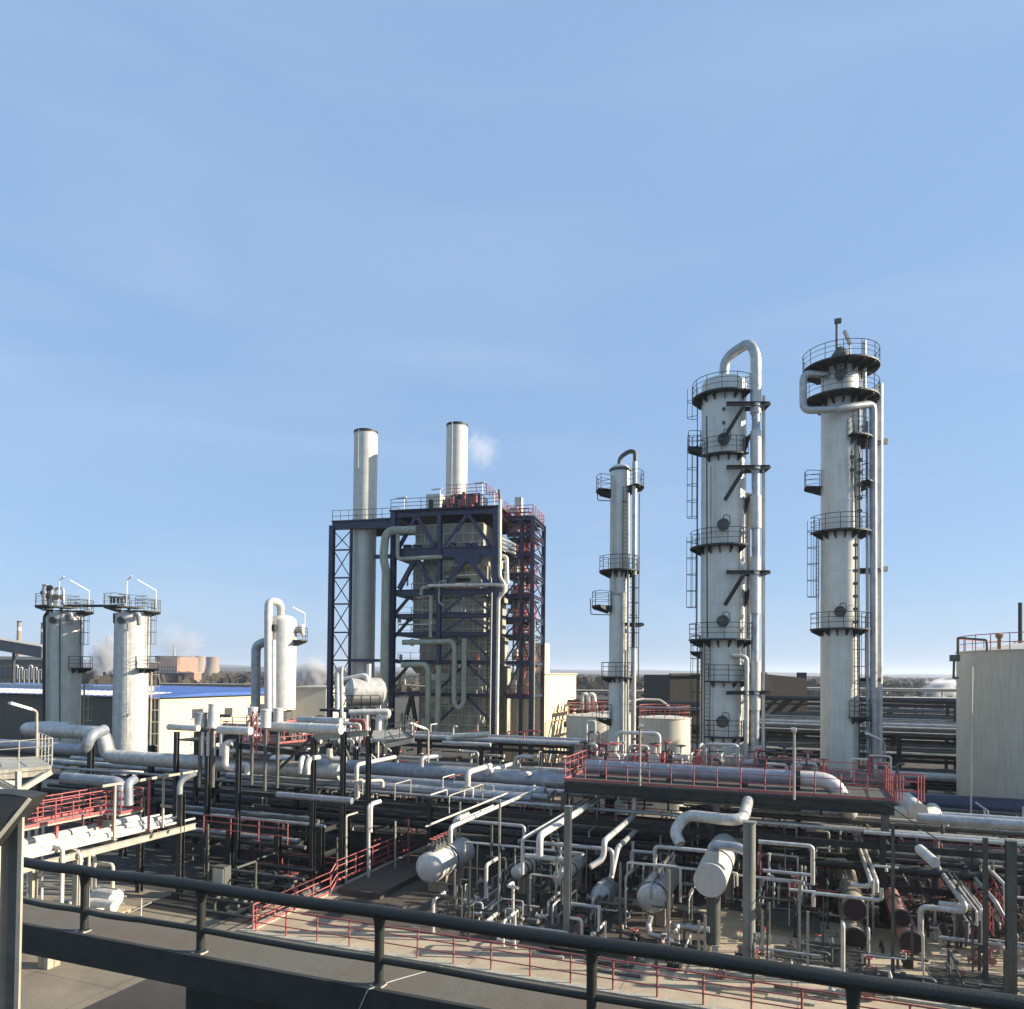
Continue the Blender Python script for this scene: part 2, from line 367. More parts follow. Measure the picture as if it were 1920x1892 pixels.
# power station: brick block, window rows, dark lower hall
def facing(px0, px1, D, depth, tilt=0):
    a = P(px0, 1260, D); b_ = P(px1, 1260, D+tilt); d = (b_-a); n = Vector((-d.y, d.x, 0)).normalized()
    a.z = b_.z = 0; return [a, b_, b_+n*depth, a+n*depth]
def windows(t, a, b_, z0, z1, n, wd=.5, m='window_glass', fm=None, nm='window'):
    a, b_ = Vector((a.x, a.y, 0)), Vector((b_.x, b_.y, 0)); d = (b_-a); l = d.length; d /= l; nn = Vector((d.y, -d.x, 0))
    for i in range(n):
        c = a + d*(l*(i+.5)/n) + nn*.02 + Z*((z0+z1)/2); ww = l/n*wd
        f = MB().box(c, ww, .12, z1-z0, (d, nn, Z)).build(nm, m, t)
        if fm:
            b = MB()
            for q in (-1, 1): b.box(c+d*(q*ww/2)+nn*.03, .12, .16, z1-z0+.24, (d, nn, Z)); b.box(c+Z*(q*((z1-z0)/2+.06))+nn*.03, ww-.13, .14, .12, (d, nn, Z))
            b.build('frame', fm, f)
D_ = 900; k_ = F/D_
cs = facing(290, 332, D_, 60); zt = P(310, 1231, D_).z
ps = bld('power_station', 'distant brick power station block left of the cooling towers', 'power station', cs, zt, 'brick', .8, 'grey_steel')
windows(ps, cs[0], cs[1], 3, zt*.42, 8, .7); windows(ps, cs[0], cs[1], zt*.47, zt*.56, 8, .7)
cs = facing(266, 290, D_, 40); bld('boiler_house', 'small dark annex building touching the brick power station', 'building', cs, P(280, 1243, D_).z, 'brick', .8, 'grey_steel')
cs = facing(282, 352, 520, 30); bld('shed', 'long low black shed in front of the cooling towers', 'shed', cs, P(300, 1263, 520).z, 'dark_steel', .5, 'dark_steel')
cs = facing(343, 364, 500, 12); bld('shed', 'small pinkish block house before the cooling towers', 'shed', cs, P(350, 1262, 500).z, 'brick', .5, 'pale_steel')
# scattered far plant: sheds, tanks, racks
random.seed(5)
for i in range(46):
    D = random.uniform(240, 620); px = random.choice([random.uniform(270, 480), random.uniform(1060, 1300), random.uniform(1430, 1800), random.uniform(1640, 1800), random.uniform(0, 90)])
    wd = random.uniform(6, 26)/F*D*.6; h = random.uniform(2, 5.2)
    c = P(px, 1260, D); c.z = 0; k = random.random()
    if k < .6:
        m = random.choice(['dark_steel', 'shade_wall', 'brick', 'brown_hall', 'pale_steel', 'grey_steel'])
        t = bld('shed', 'low industrial shed far out on the plain', 'shed', [c, c+V*wd, c+V*wd+U*9, c+U*9], h, m, .3, 'dark_steel', group='far low sheds on the plain')
    else:
        r = h*.7; tag(MB().lathe(c, Z, [(0, r), (h*.8, r), (h*.92, r*.4), (h*.93, .01)], 18).build('storage_tank', random.choice(['pale_steel', 'grey_steel'])), 'small squat tank far out on the plain', 'tank', 'far small tanks on the plain')
# far pipe bridges along the horizon
for i, (x0, x1, D, z) in enumerate([(300, 480, 330, 4.5), (1050, 1270, 260, 5), (1430, 1800, 300, 6), (1430, 1800, 210, 5), (1640, 1800, 165, 6)]):
    a, b_ = P(x0, 1260, D), P(x1, 1260, D); t = thing('pipe_bridge', (a.x, a.y, 0), ['long low pipe bridge crossing behind the blue-roofed hall', 'far pipe bridge between the cream block and the brown hall', 'farthest pipe bridge right of the brown hall', 'middle far pipe bridge right of the brown hall', 'dark far pipe bridge just left of the big beige tank'][i], 'pipe bridge')
    for q, (dz, r, m) in enumerate([(0, .3, 'dull_pipe'), (.9, .22, 'pale_pipe'), (.45, .3, 'dark_steel')]): MB().tube([Vector((a.x, a.y+q*.8, z+dz)), Vector((b_.x, b_.y+q*.8, z+dz))], r, 6).build('pipe', m, t)
    n = int((b_.x-a.x)/9)
    for j in range(n+1): MB().beam(Vector((a.x+j*9, a.y, 0)), Vector((a.x+j*9, a.y, z-.3)), .4).build('column', 'dark_steel', t)
# left: inclined conveyor gallery and the pale band building
a, b_ = P(-70, 1196, 150), P(92, 1224, 135)
t = thing('conveyor_gallery', (a.x, a.y, 0), 'inclined grey conveyor gallery entering at the far left', 'conveyor')
MB().beam(a, b_, 2.6, 2.0).build('gallery', 'grey_steel', t); MB().beam(a+Z*1.06, b_+Z*1.06, 2.9, .1).build('roof', 'pale_steel', t)
for k in (.3, .62, .95):
    p = a+(b_-a)*k; MB().beam(Vector((p.x, p.y, 0)), p-Z*1, .4).build('trestle', 'dark_steel', t)
cs = facing(-80, 92, 190, 12); t = bld('conveyor_house', 'long pale building with dark glazed strip at left edge', 'building', cs, P(40, 1237, 190).z, 'shade_wall', .8, 'pale_steel')
windows(t, cs[0], cs[1], 9.5, 12.2, 18, .85)
for i in range(9):
    p = P(28+i*9, 1260, 185); pipe([Vector((p.x, p.y, 0)), Vector((p.x, p.y, 12.4-i % 3*.5)), Vector((p.x+.7, p.y, 12.4-i % 3*.5)), Vector((p.x+.7, p.y, 9))], .18, 'pale_pipe', 'thin bent vent pipe before the long pale building', 'vent pipes before the long pale building')

# blue-roofed hall
c0 = P(297, 1305, 100); c0.z = 0; Hh = P(297, 1308, 100).z
cs = [c0, c0+V*-80, c0+V*-80+U*34, c0+U*34]
# eaves and low gable roof, cream on the sunlit side
t = thing('hall', c0, 'long hall with blue metal roof, cream sunlit wall and grey shaded wall', 'building')
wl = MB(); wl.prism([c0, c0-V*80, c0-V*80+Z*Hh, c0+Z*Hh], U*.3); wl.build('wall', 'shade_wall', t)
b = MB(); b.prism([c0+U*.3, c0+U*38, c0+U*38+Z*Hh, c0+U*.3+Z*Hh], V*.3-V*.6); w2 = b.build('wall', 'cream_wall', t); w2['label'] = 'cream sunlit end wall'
b = MB(); b.prism([c0-U*.8+V*.6+Z*Hh, c0+U*8+V*.6+Z*(Hh+.45), c0+U*38.8+V*.6+Z*(Hh+.45), c0+U*38.8+V*.6+Z*(Hh-.1)], V*-82); b.build('roof', 'blue_roof', t)
b = MB()
for i in range(60):
    p = c0-V*(4+i*1.25)-U*.7+Z*(Hh+.12); b.prism([p, p+V*.5, p+V*.9+U*6+Z*.36, p+V*.4+U*6+Z*.36], Z*.06)
b.build('roof_light', 'white_clad', t)
b = MB(); b.beam(c0+U*12+Z*(Hh+.7)-V*14, c0+U*12+Z*(Hh+.7)-V*80, 1.0, .7); b.build('ridge_vent', 'white_clad', t)
for du, z0, z1, wd in ((7, 1.5, 3.3, 2.0), (13.2, 1.5, 3.3, 1.6), (7, 5.0, 6.3, 2.0), (13.2, 5.0, 6.2, 1.6), (24, 1.5, 3.3, 1.8), (31, 5, 6.3, 1.8)):
    wn = MB().box(c0+U*du+V*.02+Z*((z0+z1)/2), .12, wd, z1-z0).build('window', 'window_glass' if z1 > 4 else 'pale_steel', t)
    MB().box(c0+U*du+V*.1+Z*(z0-.08), .2, wd+.3, .12).build('sill', 'white_clad', wn)
dr = MB().box(c0+U*19.5+V*.04+Z*4.6, .16, 3.2, 3.8).build('loading_door', 'dark_steel', t); MB().lathe(c0+U*19.5+V*.06+Z*4.2, V, [(0, 1.1), (.15, 1.1)], 20).build('duct', 'white_clad', dr)
# brown hall behind tower B
c1 = P(1436, 1264, 118); c1.z = 0; hb = P(1436, 1264, 118).z
cs = [c1, c1-V*0+Vector((6.6, 3, 0)), c1+Vector((6.6, 3, 0))+U*20-V*20, c1-V*17.5+U*2]
bh = thing('brown_hall', c1, 'dark brown windowless hall behind the widest tower', 'building')
pa, pb = P(1256, 1268, 112), P(1513, 1272, 118); pa.z = pb.z = 0; zb = P(1436, 1262, 116).z
n_ = Vector((0, 1, 0)); MB().prism([pa, pb, pb+Z*P(1513, 1272, 118).z, P(1437, 1264, 116.5), P(1256, 1266, 112)], n_*22).build('wall', 'brown_hall', bh)
MB().box(P(1503, 1268, 119), 1.5, 1.2, 1.2).build('roof_vent', 'dark_steel', bh)
MB().beam(P(1256, 1265, 111.8), P(1437, 1263, 116.3), .5, .35).build('roof_edge', 'dark_steel', bh)
# cream block right of the furnace
c2 = P(1016, 1400, 84); c2.z = 0
t = thing('cream_block', c2, 'tall plain cream block beside the blue furnace frame', 'building')
tp = P(1030, 1265, 84).z
MB().prism([c2, c2+U*13.6, c2+U*13.6-V*9, c2-V*9], Z*tp).build('wall', 'cream_wall', t)
q0 = P(1013, 1300, 87); q0.z = 0
MB().prism([q0, q0+U*3.4, q0+U*3.4-V*2.6, q0-V*2.6], Z*P(1020, 1206, 88).z).build('stair_turret', 'cream_wall', t)
b = MB(); ea = c2+V*.03
arch = [ea+U*1.2, ea+U*5.2] + [ea+U*(3.2+2*math.cos(a))+Z*(2.2+2.2*math.sin(a)) for a in [math.pi*i/8 for i in range(9)]]
b.prism(arch, -V*.4+V*.43); b.build('door', 'casing', t)
b = MB(); b.tube([ea+U*1.0+Z*2.5+V*.1, ea+U*1.0+Z*6.3+V*.1, ea+U*12+Z*6.3+V*.1], .06, 6); b.tube([ea+U*4+Z*7.2+V*.1, ea+U*13+Z*7.2+V*.1], .06, 6); b.build('wall_pipe', 'peach_pipe', t)
MB().box(c2+U*6.8-V*4.5+Z*(tp+.1), 9.3, 13.9, .2).build('roof', 'pale_steel', t)
# pale low sheds and dark mound behind the loop reactor
cs = facing(548, 612, 125, 15); bld('shed', 'pale low shed between loop reactor and furnace frame', 'shed', cs, P(580, 1291, 125).z, 'tank_paint', .3, 'pale_steel')
mb = MB(); mc = P(600, 1340, 105); mc.z = 0
vs = []; nn = 20
mb.lathe(mc, Z, [(0, 9), (1.5, 7.4), (3.6, 4.2), (5.2, 1.6), (5.7, .2)], 22); tag(mb.build('gravel_heap', 'asphalt'), 'dark heap of gravel behind the small drum platform', 'heap')

# ------------------------------------------------------------ round things: columns, reactors, tanks
class Col:
    """a vertical vessel with its parts; angle 0 looks at the camera, +90 is to the right in the picture"""
    def __init__(s, px, D, name, label, cat='column'):
        s.c = P(px, 1260, D); s.c.z = 0; s.D = D; s.px = px; s.k = F/D
        d = Vector((s.c.x, s.c.y, 0)).normalized(); s.f = -d; s.r = Vector((d.y, -d.x, 0))
        s.t = thing(name, s.c, label, cat)
    def z(s, y, px=None): return P(px or s.px, y, s.D).z
    def d(s, a): a = R(a); return s.f*math.cos(a) + s.r*math.sin(a)
    def at(s, a, r, z): return s.c + s.d(a)*r + Z*z
    def off(s, px): return (px-s.px)/s.k/math.cos(math.atan(abs(s.c.x)/s.D))*.93
    def shell(s, y0, y1, r, m, dome=.35, seams=2.4, name='shell', n=40, r2=None, z0=None):
        z0 = 0 if z0 is None else z0; z1 = s.z(y1); r2 = r2 or r
        pr = [(z0, r*1.0)]; z = z0+seams
        while z < z1-.6:
            pr += [(z-.04, r), (z-.035, r+.018), (z+.035, r+.018), (z+.04, r)]; z += seams
        pr += [(z1, r2)] + [(z1 + r2*dome*math.sin(a), r2*math.cos(a)) for a in [math.pi/2*i/6 for i in range(1, 7)]]
        s.sh = MB().lathe(s.c, Z, pr, n).build(name, m, s.t); s.R = r; return s.sh
    def platform(s, z, r_in, r_out, a0, a1, m='dark_steel', h=1.1, gus=25, closed=True, rim=.11, lat=0):
        n = max(4, int(abs(a1-a0)/9)); an = [a0+(a1-a0)*i/n for i in range(n+1)]; b = MB(); full = abs(a1-a0) >= 359
        vs = []
        for a in an: vs += [s.at(a, r_in, z), s.at(a, r_out, z), s.at(a, r_out, z-.07), s.at(a, r_in, z-.07)]
        fs = []
        for i in range(n):
            for j in range(4): fs.append((i*4+j, i*4+(j+1) % 4, (i+1)*4+(j+1) % 4, (i+1)*4+j))
        b.add(vs, fs)
        if not full: b.f += [(len(b.v)-4, len(b.v)-3, len(b.v)-2, len(b.v)-1), (3, 2, 1, 0)]; b.sm += [False, False]
        for i in range(n): b.beam(s.at(an[i], r_out+.012, z-.03), s.at(an[i+1], r_out+.012, z-.03), .025, rim)
        a = a0+gus/2
        while a < a1:       # gusset brackets under the deck
            side = s.d(a).cross(Z)*.03; gd = min(.38, (r_out-r_in)*.5); ri = max(r_in, r_out-1.2); p = [s.at(a, ri-.02, z-.08), s.at(a, r_out-.05, z-.08), s.at(a, r_out-.05, z-.2), s.at(a, ri-.02, z-.2-gd)]
            b.prism([q-side for q in p], side*2); a += gus
        pl = b.build('platform', m, s.t); b = MB()
        ring = [s.at(a, r_out-.02, z) for a in an]
        if closed and not full: ring = [s.at(a0, r_in+.1, z)] + ring + [s.at(a1, r_in+.1, z)]
        for q, rr in ((h, .025), (h*.7, .018), (h*.38, .018)): b.tube([p+Z*q for p in ring], rr, 5, bend=0)
        step = max(1, int(len(ring)/max(3, abs(a1-a0)/28)))
        for i in range(0, len(ring), step): b.beam(ring[i], ring[i]+Z*h, .04, .04)
        b.beam(ring[-1], ring[-1]+Z*h, .05, .05)
        b.build('railing', m, pl); return pl
    def manhole(s, y, rpx=10, a=0):
        rr = rpx/s.k; z = s.z(y); p = s.at(a, s.R-.05, z); d = s.d(a)
        b = MB().lathe(p, d, [(0, rr*.75), (.32, rr*.75), (.321, rr), (.38, rr), (.381, rr), (.46, rr), (.47, rr*.9)], 22)
        mh = b.build('manhole', 'dull_pipe', s.t)
        b = MB()
        for i in range(12): q = p+d*.46+(s.r*math.cos(i*math.pi/6)+Z*math.sin(i*math.pi/6))*rr*.85; b.cyl(q, q+d*.06, .035, n=6)
        arm = p+d*.5; b.tube([arm+Z*rr*.5, arm+Z*rr*1.5, arm+Z*rr*1.5+s.r*rr*1.0, arm+s.r*rr*1.1-d*.2], .03, 5, bend=.15)
        b.build('davit', 'dark_steel', mh)
    def vpipe(s, pxs, r, m, name='pipe', bands=0, front=0.):
        """pxs: list of (px, py, forward offset from the axis towards the camera)"""
        pts = []
        for px, py, fo in pxs:
            D = s.D - fo; pts.append(P(px, py, D))
        return MB().tube(pts, r, 12, bands=bands).build(name, m, s.t)
    def bracket(s, y, pxa, pxb, fo, brace=None, m='dark_steel', wd=.22):
        b = MB(); p, q = P(pxa, y, s.D-fo), P(pxb, y, s.D-fo+.3); b.ibeam(p, q, wd, .26); b.ibeam(p+Vector((0, 1.0, 0)), q+Vector((0, 1.0, 0)), wd, .26); b.beam(q, q+Vector((0, 1, 0)), .15)
        if brace: b.ibeam(P(brace[0], y+5, s.D-fo), P(brace[1], brace[2], s.D-fo), wd*.9, .24)
        return b.build('bracket', m, s.t)

# Tower C (rightmost, tallest)
C = Col(1575, 52, 'column_tower', 'tallest slim distillation column, far right, with two ring platforms at its top')
C.shell(0, 688, 1.27, 'tower_clad', .3)
zt = C.z(690)
C.platform(C.z(693), 1.25, 2.5, -150, 150); C.platform(C.z(752), 1.28, 2.5, -155, 150)
MB().lathe(C.c, Z, [(zt+.35, .5), (zt+.9, .62), (zt+1.2, .4), (zt+1.5, .12)], 16).build('top_nozzle', 'dull_pipe', C.t)
C.manhole(718); C.manhole(1150)
b = MB().tube([P(1569, 690, 52), P(1569, 600, 52)], .09, 8); b.box(P(1571, 602, 52), .45, .25, .3); b.build('mast', 'grey_steel', C.t)
b = MB().tube([P(1594, 690, 51.6), P(1594, 648, 51.6)], .05, 6); b.beam(P(1594, 646, 51.6), P(1583, 620, 51.6), .22, .16); b.build('lamp', 'pale_steel', C.t)
C.vpipe([(1552, 703, .6), (1506, 700, .6), (1506, 770, .8), (1560, 768, 1.75), (1596, 762, 1.75), (1637, 757, 1.1), (1638, 1445, .8)], .25, 'bare_pipe', 'overhead_pipe')
C.vpipe([(1650, 720, .3), (1649, 1450, .3)], .2, 'white_clad', 'riser_pipe')
C.vpipe([(1625, 790, .9), (1627, 1450, .9)], .1, 'bare_pipe', 'riser_pipe')
C.vpipe([(1621, 640, .9), (1621, 820, .9)], .13, 'white_clad', 'vent_pipe')
C.platform(C.z(828), 1.28, 2.1, 20, 110); C.platform(C.z(910), 1.28, 2.1, 60, 120); C.platform(C.z(912), 1.28, 2.35, -100, -64)
C.platform(C.z(1000), 1.28, 2.0, -75, 95); C.platform(C.z(1180), 1.28, 1.95, -95, 80); C.platform(C.z(1342), 1.28, 1.9, 25, 95)
ladder(C.t, C.at(-74, 1.5, 0), C.z(1178), C.z(1000), C.d(-74)); ladder(C.t, C.at(45, 1.5, 0), C.z(1340), C.z(1182), C.d(45)); ladder(C.t, C.at(48, 1.5, 0), C.z(1000), C.z(830), C.d(48)); ladder(C.t, C.at(62, 1.5, 0), 1, C.z(1342), C.d(62)); ladder(C.t, C.at(40, 1.5, 0), C.z(828), C.z(755), C.d(40), cage=False)
for i, y in enumerate((1069, 1275, 830)): C.bracket(y, 1588, 1650, .8, m='dark_steel'); MB().box(P(1659, y-2, 52), .35, .3, .35).build('end_box', 'pale_steel', C.t)
for px, y0, y1 in ((1598, 845, 905), (1612, 850, 990), (1604, 1010, 1180)):
    b = MB().tube([P(px, y0, 50.4), P(px, y1, 50.4)], .06, 6); 
    for q in range(int((y1-y0)/24)): b.box(P(px, y0+12+q*24, 50.4), .3, .25, .18)
    b.build('instrument_pipe', 'grey_steel', C.t)

# Tower B (widest)
B = Col(1355, 52, 'column_tower', 'widest distillation column with gooseneck pipe, second from the right')
B.shell(0, 722, 1.52, 'tower_clad', .35); B.R = 1.52
B.platform(B.z(748), 1.5, 2.15, -135, 62); 
B.manhole(838, 11); B.manhole(993, 11); B.manhole(1168, 11); B.manhole(1350, 11)
B.platform(B.z(862), 1.53, 2.05, -50, 52); B.platform(B.z(838), 1.53, 2.45, -112, -72)
B.platform(B.z(1028), 1.53, 2.25, -95, 45); B.platform(B.z(1200), 1.53, 2.3, -98, 75); B.platform(B.z(1222), 1.53, 2.2, -105, -70); B.platform(B.z(1277), 1.53, 2.0, -35, 58); B.platform(B.z(1378), 1.53, 2.0, -35, 58)
g = [(1357, 722, 0), (1358, 683, 0), (1364, 668, 0), (1399, 646, 1.0), (1414, 650, 1.5), (1417, 690, 1.6)]
B.vpipe([(1357, 722, 0), (1359, 672, 0), (1404, 642, 1.2), (1417, 662, 1.6), (1417, 745, 1.6)], .34, 'bare_pipe', 'gooseneck_pipe', bands=0)
ys = [672, 775, 808, 880, 930, 990, 1045, 1150, 1240, 1330, 1400, 1450]
for i in range(len(ys)-1): B.vpipe([(1417 if i < 6 else 1416, ys[i], 1.6), (1417 if i < 6 else 1415, ys[i+1]+1, 1.6)], .36 if i % 2 == 0 else .27, ['white_clad', 'bare_pipe'][i % 2] if i else 'cladding', 'downcomer_section')
B.vpipe([(1432, 742, .8), (1431, 1440, .8)], .11, 'white_clad', 'riser_pipe'); B.vpipe([(1403, 925, .4), (1403, 1250, .4)], .13, 'peach_pipe', 'riser_pipe')
B.vpipe([(1372, 1230, 1.7), (1400, 1231, 1.9), (1399, 1440, 1.9)], .16, 'cladding', 'bypass_pipe')
for y, brc in ((757, True), (876, True), (1073, True), (1299, False)): B.bracket(y, 1362, 1443, 2.1, (1394, 1359, y+62) if brc else None)
for y in (830, 945, 1120): 
    b = MB(); p = P(1398, y-10, 51); b.prism([p, P(1412, y-22, 50.6), P(1398, y+18, 51)], Vector((0, .3, 0))); b.build('gusset', 'dark_steel', B.t)
ladder(B.t, B.at(-83, 1.78, 0), B.z(1028), B.z(840), B.d(-83)); ladder(B.t, B.at(-80, 1.8, 0), B.z(1198), B.z(1030), B.d(-80)); ladder(B.t, B.at(-35, 1.75, 0), 1, B.z(1202), B.d(-35), cage=False); ladder(B.t, B.at(-88, 1.8, 0), B.z(838), B.z(748), B.d(-88)); ladder(B.t, B.at(-60, 1.75, 0), .5, B.z(1222), B.d(-60))
B.vpipe([(1325, 780, 1.5), (1326, 1195, 1.5)], .05, 'grey_steel', 'conduit'); B.vpipe([(1333, 1000, 1.5), (1333, 875, 1.5)], .05, 'pale_steel', 'conduit')
for y in (781, 806): MB().lathe(B.at(0, 1.5, B.z(y)), B.f, [(0, .12), (.08, .12)], 12).build('lifting_lug', 'grey_steel', B.t)

# Tower A (thin)
A = Col(1160, 58, 'column_tower', 'thin short distillation column with dark gooseneck, left of the widest column')
A.shell(0, 880, .75, 'tower_clad', .5)
MB().lathe(A.c, Z, [(A.z(886), .62), (A.z(884), .84), (A.z(880), .84), (A.z(879), .6)], 24).build('head_flange', 'grey_steel', A.t)
A.vpipe([(1161, 876, 0), (1162, 858, 0), (1180, 846, .6), (1191, 847, .8), (1191, 868, .8)], .17, 'dull_pipe', 'gooseneck_pipe')
for i, (y0, y1, m, r) in enumerate([(866, 1078, 'cladding', .2), (1078, 1214, 'dark_steel', .13), (1214, 1425, 'cladding', .2)]): A.vpipe([(1190-i*1, y0, .8), (1189-i, y1, .8)], r, m, 'downcomer_section')
A.vpipe([(1178, 925, .9), (1177, 1430, .9)], .11, 'cladding', 'riser_pipe'); A.vpipe([(1168, 1110, .95), (1167, 1430, .95)], .12, 'cladding', 'riser_pipe'); A.vpipe([(1148, 895, .8), (1149, 1112, .8), (1166, 1112, .9)], .09, 'cladding', 'riser_pipe')
A.vpipe([(1199, 925, 0), (1197, 1290, 0)], .04, 'dark_steel', 'conduit'); A.vpipe([(1120, 922, 0), (1121, 938, 0), (1178, 941, .9)], .035, 'dark_steel', 'conduit'); A.vpipe([(1107, 1122, 0), (1108, 1152, 0), (1195, 1154, .5)], .035, 'dark_steel', 'conduit')
A.platform(A.z(920), .76, 1.85, -130, -52); A.platform(A.z(914), .76, 1.85, 45, 120); A.platform(A.z(1071), .76, 1.55, -100, 130); A.platform(A.z(1137), .76, 2.1, -105, -42); A.platform(A.z(1269), .76, 1.35, -110, 120); A.platform(A.z(1347), .76, 1.7, -110, -40)
A.bracket(1171, 1165, 1206, 1.0, wd=.16)
ladder(A.t, A.at(28, .95, 0), A.z(1070), A.z(918), A.d(28), cage=False); ladder(A.t, A.at(60, 1.0, 0), A.z(1268), A.z(1072), A.d(60)); 

# two towers on the left
def left_tower(px, label, rust, D=73):
    T = Col(px, D, 'absorber_column', label, 'column'); T.shell(0, 1152, 1.55, 'white_clad' if rust else 'stack_metal', .12); T.R = 1.5
    z = T.z(1143)
    b = MB(); n = 8
    for a0, a1, dz in ((-150, -30, .25), (-30, 30, .1), (30, 110, -.15), (110, 210, 0)): T.platform(z+dz, .4, 2.5, a0, a1, m='grey_steel', gus=40)
    b = MB().tube([T.at(-30, 1.0, z), T.at(-30, 1.0, z+2.7)], .05, 6); b.beam(T.at(-30, 1.0, z+2.7), T.at(-5, 1.4, z+3.1), .13, .08); b.build('lamp', 'lamp_shell', T.t)
    b = MB().tube([T.at(75, 2.1, z), T.at(75, 2.1, z+1.9)], .05, 6); b.beam(T.at(75, 2.1, z+1.9), T.at(15, 1.3, z+2.8), .13, .08); b.build('lamp', 'lamp_shell', T.t)
    T.platform(T.z(1252), 1.5, 2.5, 15, 95, m='dark_steel'); 
    ladder(T.t, T.at(58, 1.75, 0), T.z(1250), T.z(1148), T.d(58), 'grey_steel'); ladder(T.t, T.at(80, 1.8, 0), 0, T.z(1254), T.d(80), 'pale_steel')
    # elbow nozzle on the front at the top
    T.vpipe([(px+8, 1160, 1.3), (px+8, 1152, 2.0), (px+14, 1151, 2.1), (px+15, 1172, 1.8)], .22, 'bare_pipe', 'nozzle_pipe')
    MB().lathe(T.at(-35, 1.5, T.z(1165)), T.d(-35), [(0, .25), (.2, .25), (.21, .34), (.28, .34)], 14).build('nozzle', 'dull_pipe', T.t)
    T.vpipe([(px-7, 1160, 1.7), (px-7, 1390, 1.7)], .06, 'cladding' if rust else 'grey_steel', 'conduit')
    return T
T1 = left_tower(119, 'left absorber column, shaded, topped by valves and a bent pipe', False)
T2 = left_tower(246, 'absorber column right of its twin, cream lit, with lamp arms on its platform', True, 72.15)
z = T1.z(1140)
b = MB()
T1.vpipe([(103, 1138, .5), (103, 1103, .5), (119, 1103, .5), (119, 1132, .5), (124, 1137, .5)], .13, 'bare_pipe', 'vent_loop')
T1.vpipe([(85, 1145, .8), (85, 1106, .8), (86, 1096, .8)], .3, 'bare_pipe', 'relief_valve'); T1.vpipe([(96, 1142, .8), (96, 1100, .8)], .18, 'bare_pipe', 'relief_valve')
T1.vpipe([(92, 1145, 1.2), (83, 1155, 1.6), (82, 1400, 1.6)], .13, 'dark_steel', 'drain_pipe')
for px, y in ((92, 1118), (96, 1103), (106, 1120), (113, 1120), (84, 1112)): MB().lathe(P(px, y, 72.3), Vector((0, -1, 0)), [(0, .2), (.1, .28), (.3, .28), (.35, .1)], 10).build('valve', 'dark_steel', T1.t)
pipe([P(120, 1136, 72.5), P(205, 1136, 71.8), P(232, 1135, 71.7)], .13, 'dark_steel', 'dark bridging pipe between the tops of the two left columns')
T2.vpipe([(214, 1150, 1), (214, 1168, 1), (219, 1169, 1)], .1, 'dark_steel', 'drain_pipe')
for px in (208, 214, 221, 228, 236): MB().lathe(P(px, 1131, 71.6), Z, [(0, .12), (.5, .12), (.52, .25), (.62, .25)], 10).build('valve', 'dull_pipe', T2.t)
# loop reactor
Lp = Col(530, 68, 'reactor', 'smooth pale reactor vessel with a tall looped pipe over its top', 'reactor')
Lp.shell(0, 1166, 1.18, 'white_clad', .55, 8, z0=Lp.z(1330)); Lp.R = 1.18
MB().lathe(Lp.c, Z, [(0, .9), (Lp.z(1334), .95)], 24).build('skirt', 'grey_steel', Lp.t)
Lp.vpipe([(527, 1165, 0), (527, 1142, .2), (524, 1131, .6), (513, 1127, 1.0), (504, 1131, 1.2), (503, 1150, 1.3), (503, 1330, 1.3)], .36, 'white_clad', 'loop_pipe')
Lp.vpipe([(512, 1200, 1.2), (512, 1335, 1.2)], .24, 'white_clad', 'riser_pipe')
Lp.vpipe([(500, 1203, 0), (480, 1210, -.2), (479, 1340, -.2)], .42, 'bare_pipe', 'return_pipe')
Lp.platform(Lp.z(1200), 1.2, 2.15, 45, 125, m='grey_steel'); MB().lathe(Lp.at(75, 1.1, Lp.z(1180)), Lp.d(75), [(0, .35), (.5, .35), (.55, .5), (.7, .5)], 16).build('nozzle', 'white_clad', Lp.t)
b = MB().tube([Lp.at(80, 1.9, Lp.z(1190)), Lp.at(80, 1.9, Lp.z(1150))], .04, 6); b.beam(Lp.at(80, 1.9, Lp.z(1150)), Lp.at(60, .9, Lp.z(1138)), .2, .12); b.build('lamp', 'lamp_shell', Lp.t)
MB().box(Lp.at(-40, 1.35, Lp.z(1178)), .5, .3, .5).build('clamp', 'dark_steel', Lp.t)

# ------------------------------------------------------------ tanks
def tank(px, D, r, ytop, label, m, roof=.12, rail=True, name='storage_tank', n=64, rm='red_paint', rsp=1.5):
    T = Col(px, D, name, label, 'tank'); h = T.z(ytop); pr = [(0, r)]; z = 2.0
    while z < h-.5: pr += [(z-.02, r), (z-.015, r+.012), (z+.015, r+.012), (z+.02, r)]; z += 2.0
    pr += [(h, r), (h, r+.06), (h+.06, r+.06)]
    MB().lathe(T.c, Z, pr + [(h+.07, r-.1)], n).build('shell', m, T.t); T.R = r
    MB().lathe(T.c, Z, [(h+.02, r-.05)] + [(h+.05+roof*r*(1-(1-k/6)**1.6), r*(1-k/6)-.02*k) for k in range(1, 7)], n).build('roof', m, T.t)
    if rail:
        for q, rr in ((1.1, .03), (.55, .022)):
            MB().tube([T.at(360*i/n, r-.05, h+q) for i in range(n+1)], rr, 5, bend=0).build('rail', rm, T.t)
        k = int(2*math.pi*r/rsp)
        for i in range(k): MB().cyl(T.at(360*i/k, r-.05, h), T.at(360*i/k, r-.05, h+1.1), .03, n=5).build('post', rm, T.t)
    return T, h
TR, h = tank(2112, 49, 9.6, 1224, 'large beige storage tank cut off by the right edge', 'tank_paint', .12)
aL = -66
TR.vpipe([(1797, 1235, 2), (1796, 1196, 2), (1850, 1200, 4), (1851, 1222, 4)], .07, 'grey_steel', 'vent_pipe')
